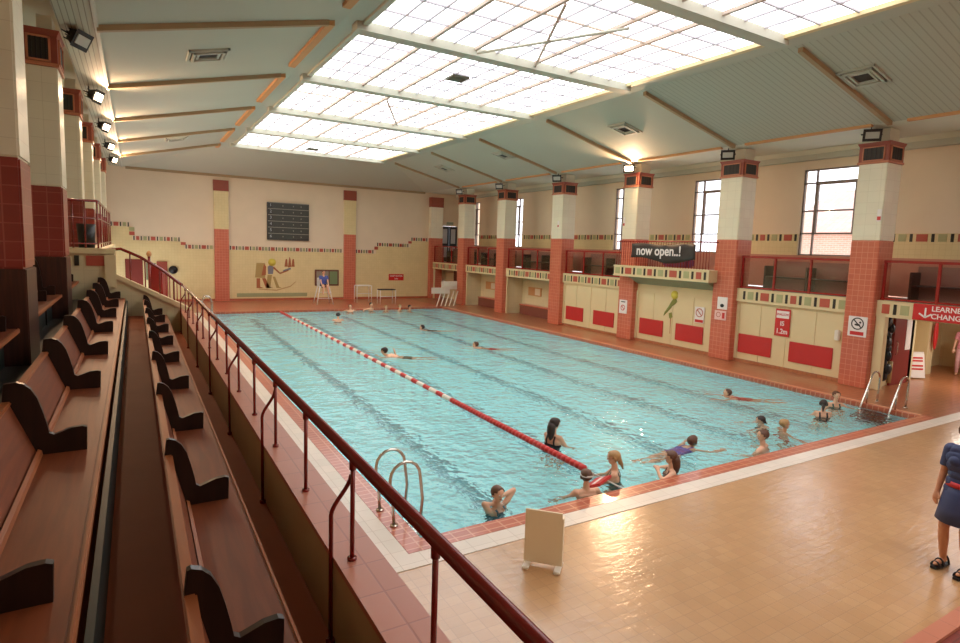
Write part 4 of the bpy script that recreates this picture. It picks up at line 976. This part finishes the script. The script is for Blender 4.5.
    for kind,k in outfit:
        if kind=='swimsuit': mask=np.isin(tags,['torso'])&(hgt>-.13)&((hgt<.34)|((hgt<.5)&(np.abs(np.abs(lat)-.085)<.026)))
        elif kind=='trunks': mask=(np.isin(tags,['torso'])&(hgt<.04))|((tags=='thigh')&(tv<.55))
        elif kind=='shirt': mask=(np.isin(tags,['torso'])&(hgt>-.02))|((tags=='uarm')&(tv<.75))
        elif kind=='shorts': mask=(np.isin(tags,['torso'])&(hgt<.06))|((tags=='thigh')&(tv<.8))
        elif kind=='legs': mask=np.isin(tags,['thigh','shin'])
        shell(mask,.012 if kind not in('shirt','shorts') else .02,k,{'swimsuit':'swimsuit','trunks':'swim_trunks','shirt':'shirt','shorts':'shorts','legs':'trousers'}[kind])
    Hd=P-hc; a_=Hd@hf; b_=Hd@hu; c_=Hd@hx
    cap_=(tags=='head')&(((b_>.045)&(a_<.075))|((a_<.0)&(b_>-.055))|((a_<.03)&(b_>.01)&(np.abs(c_)<.092)))
    if hair!='bald': shell(cap_,.014,hairc,'hair')
    if hair in('long','ponytail','bun','longside'):
        m=MB(); base=hc-hf*.07+hu*(.02)
        if hair in('long','longside'):
            tip=base-u*.36-f*.03; r=[.075,.085,.08,.06,.025]; pts=[base+(tip-base)*k/4-hf*.02*math.sin(k) for k in range(5)]
        elif hair=='ponytail': tip=base-hf*.10-u*.22; r=[.03,.04,.04,.03,.01]; pts=[base+(tip-base)*k/4+hu*.03*(k%2) for k in range(5)]
        else: r=[.03,.055,.055,.03,.01]; pts=[base+hu*.09-hf*.02+hu*k*.018-hf*k*.01 for k in range(5)]
        m.tube([tuple(p) for p in pts],r,hairc,12); o=m.build('hair_length',parent=t); scale_me(o.data)
    for sg in(-1,1):   # eyes, brows
        m=MB(); c=hc+hf*.093+hx*sg*.031+hu*.022; m.ell(tuple(c),.011,.011,.009,'white',8,6); m.ell(tuple(c+hf*.007),.006,.006,.006,'black',8,6); o=m.build('eye',parent=t); scale_me(o.data)
    m=MB(); c=hc+hf*.083-hu*.048; m.tube([tuple(c-hx*.02-hf*.006),tuple(c+hf*.004),tuple(c+hx*.02-hf*.006)],[.004,.007,.004],mat('lips',col(180,96,84),.5) if 'lips' not in M else M['lips'],8); o=m.build('mouth',parent=t); scale_me(o.data)
    if extra: extra(t,dict(hc=hc,hf=hf,hu=hu,hx=hx,neck=neck,u=u,f=f,x=x,pel=pel,s=s,scale=scale_me,P=P,N=N,tags=tags,shell=shell,a=a_,b=b_,c=c_))
    return t
def swimc(name,r,g,b): return mat(name,col(r,g,b),.6,.08,12)
BLK=swimc('swim_black',22,24,30); REDS=swimc('swim_red',190,44,48); PUR=swimc('swim_purple',110,90,170); TUR=swimc('swim_teal',30,110,124); GRN=swimc('swim_dark_green',40,84,78); NAV=swimc('navy_cloth',52,64,104); BLU=swimc('blue_shirt',80,90,160); DK=swimc('dark_trunks',50,62,66)
def at(x,y,h,top):   # stands so that the head top reaches z=top
    return (x,y,top-h*1.015)
R=math.radians
def yaw_to(dx,dy): return math.atan2(-dx,dy)
# standing in the water near the lane rope
person('person with long dark hair in a black swimsuit standing beside the red lane rope',at(6.5,8.39,1.6,.41),yaw_to(.9,.25),1.6,head=(.2,1,-.1),hands=((-.25,.42,.88),(.25,.45,.86)),women=True,hair='long',hairc=HB,outfit=[('swimsuit',BLK)])
def strap(t,d):
    msk=(d['tags']=='head')&(np.abs(d['b']-.03)<.016); d['shell'](msk,.019,'whitepaint','goggle_strap')
person('bare-backed person with brown hair and white goggle strap, facing away by the pool edge',at(5.62,6.4,1.5,.22),yaw_to(.25,1),1.55,head=(.1,1,-.05),hands=((-.5,.2,.98),(.48,.2,.95)),hairc=HBR,outfit=[('trunks',DK)],extra=strap)
tb=person('blonde-haired person with a red float, seen from behind near the lane rope end',at(6.42,6.66,1.55,.28),yaw_to(-.75,.75),1.62,head=(-.2,1,-.1),hands=((-.22,.46,.98),(.22,.48,.98)),women=True,hair='ponytail',hairc=HBL,outfit=[('swimsuit',GRN)])
person('person with long wet brown hair, hands raised to the face, beside the near pool edge',at(7.45,6.42,1.55,.27),yaw_to(-.8,.6),1.55,head=(0,1,-.05),hands=((-.10,.26,1.42),(.12,.25,1.40)),elb=((-1,0,-.5),(1,0,-.5)),women=True,hair='long',hairc=HBR,outfit=[('swimsuit',swimc('swim_brown',110,50,50))])
person('bare-backed person with short dark hair at the near pool edge, looking left',at(10.0,6.5,1.65,.26),yaw_to(-.35,1),1.65,head=(-.7,.7,0),hands=((-.46,.3,1.12),(.5,.25,.95)),hairc=HBR,outfit=[('trunks',DK)])
person('person with short fair hair submerged to the neck, arms spread, right of the bare-backed one',at(11.45,7.0,1.5,.15),yaw_to(.7,-.5),1.5,head=(.2,1,.1),hands=((-.62,.2,1.2),(.62,.25,1.2)),hairc=HBL,skin=SKIN2,outfit=[('trunks',REDS)],elb=((-.3,-.3,-1),(.3,-.3,-1)))
person('low swimmer with dark wet hair just behind the fair-haired head',at(11.6,7.6,1.5,.05),yaw_to(-.8,.5),1.5,head=(0,1,-.2),hands=((-.4,.5,1.15),(.4,.5,1.15)),hair='ponytail',hairc=HB,outfit=[('swimsuit',BLK)])
person('child with dark hair tied back standing in the pool near the right corner',at(13.4,7.3,1.45,.29),yaw_to(.6,.6),1.45,head=(.3,1,-.15),hands=((-.35,.4,.95),(.35,.4,.95)),women=True,hair='ponytail',hairc=HB,outfit=[('swimsuit',BLK)])
person('person in a dark green swimsuit reaching one arm towards the corner ladder',at(14.68,7.72,1.55,.27),yaw_to(-.55,-.85),1.55,head=(0,1,-.05),hands=((-.58,.25,1.16),(.45,.3,1.05)),women=True,hair='short',hairc=HBR,outfit=[('swimsuit',GRN)],elb=((-.2,-.2,-1),(.3,-.3,-1)))
person('person in a teal swimsuit with both arms raised behind the head at the near edge',at(4.22,6.65,1.6,.19),yaw_to(.35,-.9),1.6,head=(.35,1,0),hands=((-.12,-.02,1.56),(.12,-.02,1.52)),elb=((-1,.25,-.1),(1,.25,.15)),women=True,hair='short',hairc=HBR,outfit=[('swimsuit',TUR)])
# horizontal swimmers: body along local +Y, head first
def swimmer(label,x,y,yaw,h,z,hands,hairc,outfit,head=(0,1,.25),women=True,hair=None,skin=SKIN,feet=((-.1,-.95,-.32),(.1,-.9,-.25)),lean=(0,1,.30),vox=.014,grp=None):
    return person(label,(x,y,z),yaw,h,lean=lean,pel=(0,0,-.22),head=head,headup=(0,-.3,1),hands=hands,feet=feet,hairc=hairc,outfit=outfit,women=women,hair=hair,skin=skin,vox=vox,grp=grp)
swimmer('swimmer in a purple costume doing breaststroke towards the right, near the edge',8.4,7.2,yaw_to(1,.05),1.6,-.06,((-.35,.95,-.1),(.4,.9,-.12)),HBR,[('swimsuit',PUR)])
swimmer('swimmer in a red costume heading for the left, near the right pool wall',13.25,9.15,yaw_to(-.75,.55),1.55,-.03,((-.3,.95,-.1),(.3,.95,-.1)),HBR,[('swimsuit',REDS)])
swimmer('swimmer in a red and pale costume mid-pool, far side of the lane rope',10.85,17.95,yaw_to(-.8,.5),1.6,-.03,((-.3,.95,-.1),(.3,.95,-.1)),HBR,[('trunks',REDS)])
swimmer('pale freestyle swimmer with an arm arched out of the water beside the lane rope',7.35,17.5,yaw_to(-.8,.5),1.75,.02,((.05,.85,-.15),(.33,.35,-.02)),HB,[('trunks',DK)],women=False,head=(0,1,-.3))
swimmer('swimmer with dark hair and dark costume far out in the middle of the pool',10.9,22.7,yaw_to(-.8,.4),1.6,-.03,((-.3,.95,-.1),(.3,.95,-.1)),HB,[('swimsuit',BLK)])
person('lone dark-haired head and pale shoulders in the far left part of the pool',at(7.97,26.85,1.6,.28),yaw_to(.1,1),1.6,head=(0,1,0),hands=((-.5,.3,1.1),(.5,.3,1.1)),hairc=HB,outfit=[('trunks',DK)])
for k,(x,y,tp,hc_,nm,of) in enumerate(((9.7,30.5,.28,HBR,'leftmost, with pale shoulders',DK),(10.85,30.55,.34,HB,'second from left, in dark clothing',BLK),(11.7,30.5,.2,HBL,'middle one of five, fair-haired',REDS),(12.5,30.5,.22,HBL,'second from right, turned to the right',GRN),(13.0,30.3,.2,HB,'rightmost, dark-haired',DK))):
    person('swimmer resting at the far end wall, %s'%nm,at(x,y,1.55,tp),yaw_to((-.3,.4,.1,.8,.7)[k],-.8),1.55,head=(0,1,0),hands=((-.5,-.1,1.15),(.5,-.1,1.15)),hairc=hc_,outfit=[('trunks',of)],vox=.018,grp='swimmers resting at the far end')
# lifeguard seated
person('lifeguard in blue top and dark shorts sitting on the tall white chair',(9.22,33.95,.28),yaw_to(0,-1),1.72,pel=(0,0,.80),hands=((-.18,.35,.85),(.18,.35,.85)),feet=((-.16,.5,.30),(.16,.5,.30)),head=(0,1,-.1),hairc=HBR,outfit=[('shirt',BLU),('shorts',BLK)],vox=.018)
# standing person at the right frame edge
def cl(t,d):
    P=d['P'];tags=d['tags']
    hgt=(P-d['pel'])@d['u']
    m=MB(); n=28; rings=[(.09,.155,.115),(-.02,.19,.15),(-.2,.215,.19),(-.36,.24,.215)]
    V=[];F=[]
    for(z,rx,ry) in rings:
        for j in range(n):
            a=2*PI*j/n; w=1+.03*math.sin(a*6)*( .09-z)
            V.append((rx*math.cos(a)*w,ry*math.sin(a)*w,d['pel'][2]+z))
    for i in range(3):
        for j in range(n): F.append((i*n+j,(i+1)*n+j,(i+1)*n+(j+1)%n,i*n+(j+1)%n))
    m.add(V,F,NAV,True); o=m.build('skirt',parent=t); d['scale'](o.data); sd=o.modifiers.new('t','SOLIDIFY'); sd.thickness=.01
    m=MB(); V=[];F=[]
    for(z,rx,ry) in((.12,.165,.125),(.06,.178,.135)):
        for j in range(n): a=2*PI*j/n; V.append((rx*math.cos(a),ry*math.sin(a),d['pel'][2]+z))
    for j in range(n): F.append((j,n+j,n+(j+1)%n,(j+1)%n))
    m.add(V,F,REDS,True); o=m.build('waistband',parent=t); d['scale'](o.data); sd=o.modifiers.new('t','SOLIDIFY'); sd.thickness=.01
    for fx,fy in((-.12,.02),(.13,-.02)):
        m=MB(); m.prism([(fx-.045,fy-.09),(fx+.045,fy-.09),(fx+.055,fy+.1),(fx+.03,fy+.21),(fx-.03,fy+.21),(fx-.055,fy+.1)],'z',-.026,.0,'black')
        for yy,hh in((.15,.06),(.07,.08),(-.05,.10)):
            pts=[(fx+.047*math.cos(a),fy+yy,-.01+hh*math.sin(a)) for a in [PI*q/8 for q in range(9)]]; m.tube([tuple(p) for p in pts],.012,'black',6)
        o=m.build('sandal',parent=t); d['scale'](o.data)
person('person in navy top, navy skirt and black sandals cut off by the right frame edge',(7.95,2.68,.03),yaw_to(-.93,.05),1.66,head=(0,1,-.05),hands=((-.27,.16,.80),(.25,.05,.78)),feet=((-.12,.02,0),(.13,-.02,0)),women=True,hair='short',hairc=HBR,skin=SKIN2,outfit=[('shirt',NAV)],vox=.009,extra=cl,elb=((-.4,-1,0),(.4,-1,0)))
person('person in pink standing in the learner changing corridor at the right frame edge',(22.4,8.0,0),yaw_to(-.9,-.2),1.6,head=(0,1,0),hands=((-.25,.2,.8),(.25,.2,.8)),women=True,hair='short',hairc=HB,outfit=[('shirt',swimc('pink_cloth',230,150,160)),('legs',swimc('pink_trousers',220,170,170))],vox=.018)
# floats held in the pool
m=MB(); T=Matrix.Translation((5.98,6.55,.0))@Matrix.Rotation(R(25),4,'Z')@Matrix.Rotation(R(-25),4,'X')
m.bbox(-.24,.24,-.15,.15,-.02,.02,'ropered',.018,T)
o=m.build('swim_float'); tag(o,'red foam swim float held by the blonde person by the near edge','float')
MB().box(-.17,.17,-.03,.03,.0205,.023,'signwhite',T).build('pale_stripe',None,o)
##PEOPLE_END
# ------------------------------------------------------------------ outside and closing walls
o=thing('brick_building','red brick building with tiled roof outside the right windows','building',(33,14,0))
MB().box(30,38,-12,19,-1,5.0,'brickout').build('wall',parent=o)
m=MB(); m.prism([(29.7,4.9),(34,7.4),(38.5,4.9)],'y',-12.3,19.3,'roofout'); m.build('roof',parent=o)
struct(MB().box(-3.5,24,Y0-.2,Y0,0,8.4,'peach').build('wall_near'))
# ------------------------------------------------------------------ world
W=bpy.data.worlds.new('world'); S.world=W; W.use_nodes=True
bg=W.node_tree.nodes['Background']; bg.inputs[0].default_value=(.93,.95,1,1); bg.inputs[1].default_value=2.6
S.cycles.diffuse_bounces=8
S.view_settings.view_transform='Standard'; S.view_settings.look='None'; S.view_settings.exposure=.1; S.view_settings.gamma=1
S.view_settings.use_curve_mapping=False
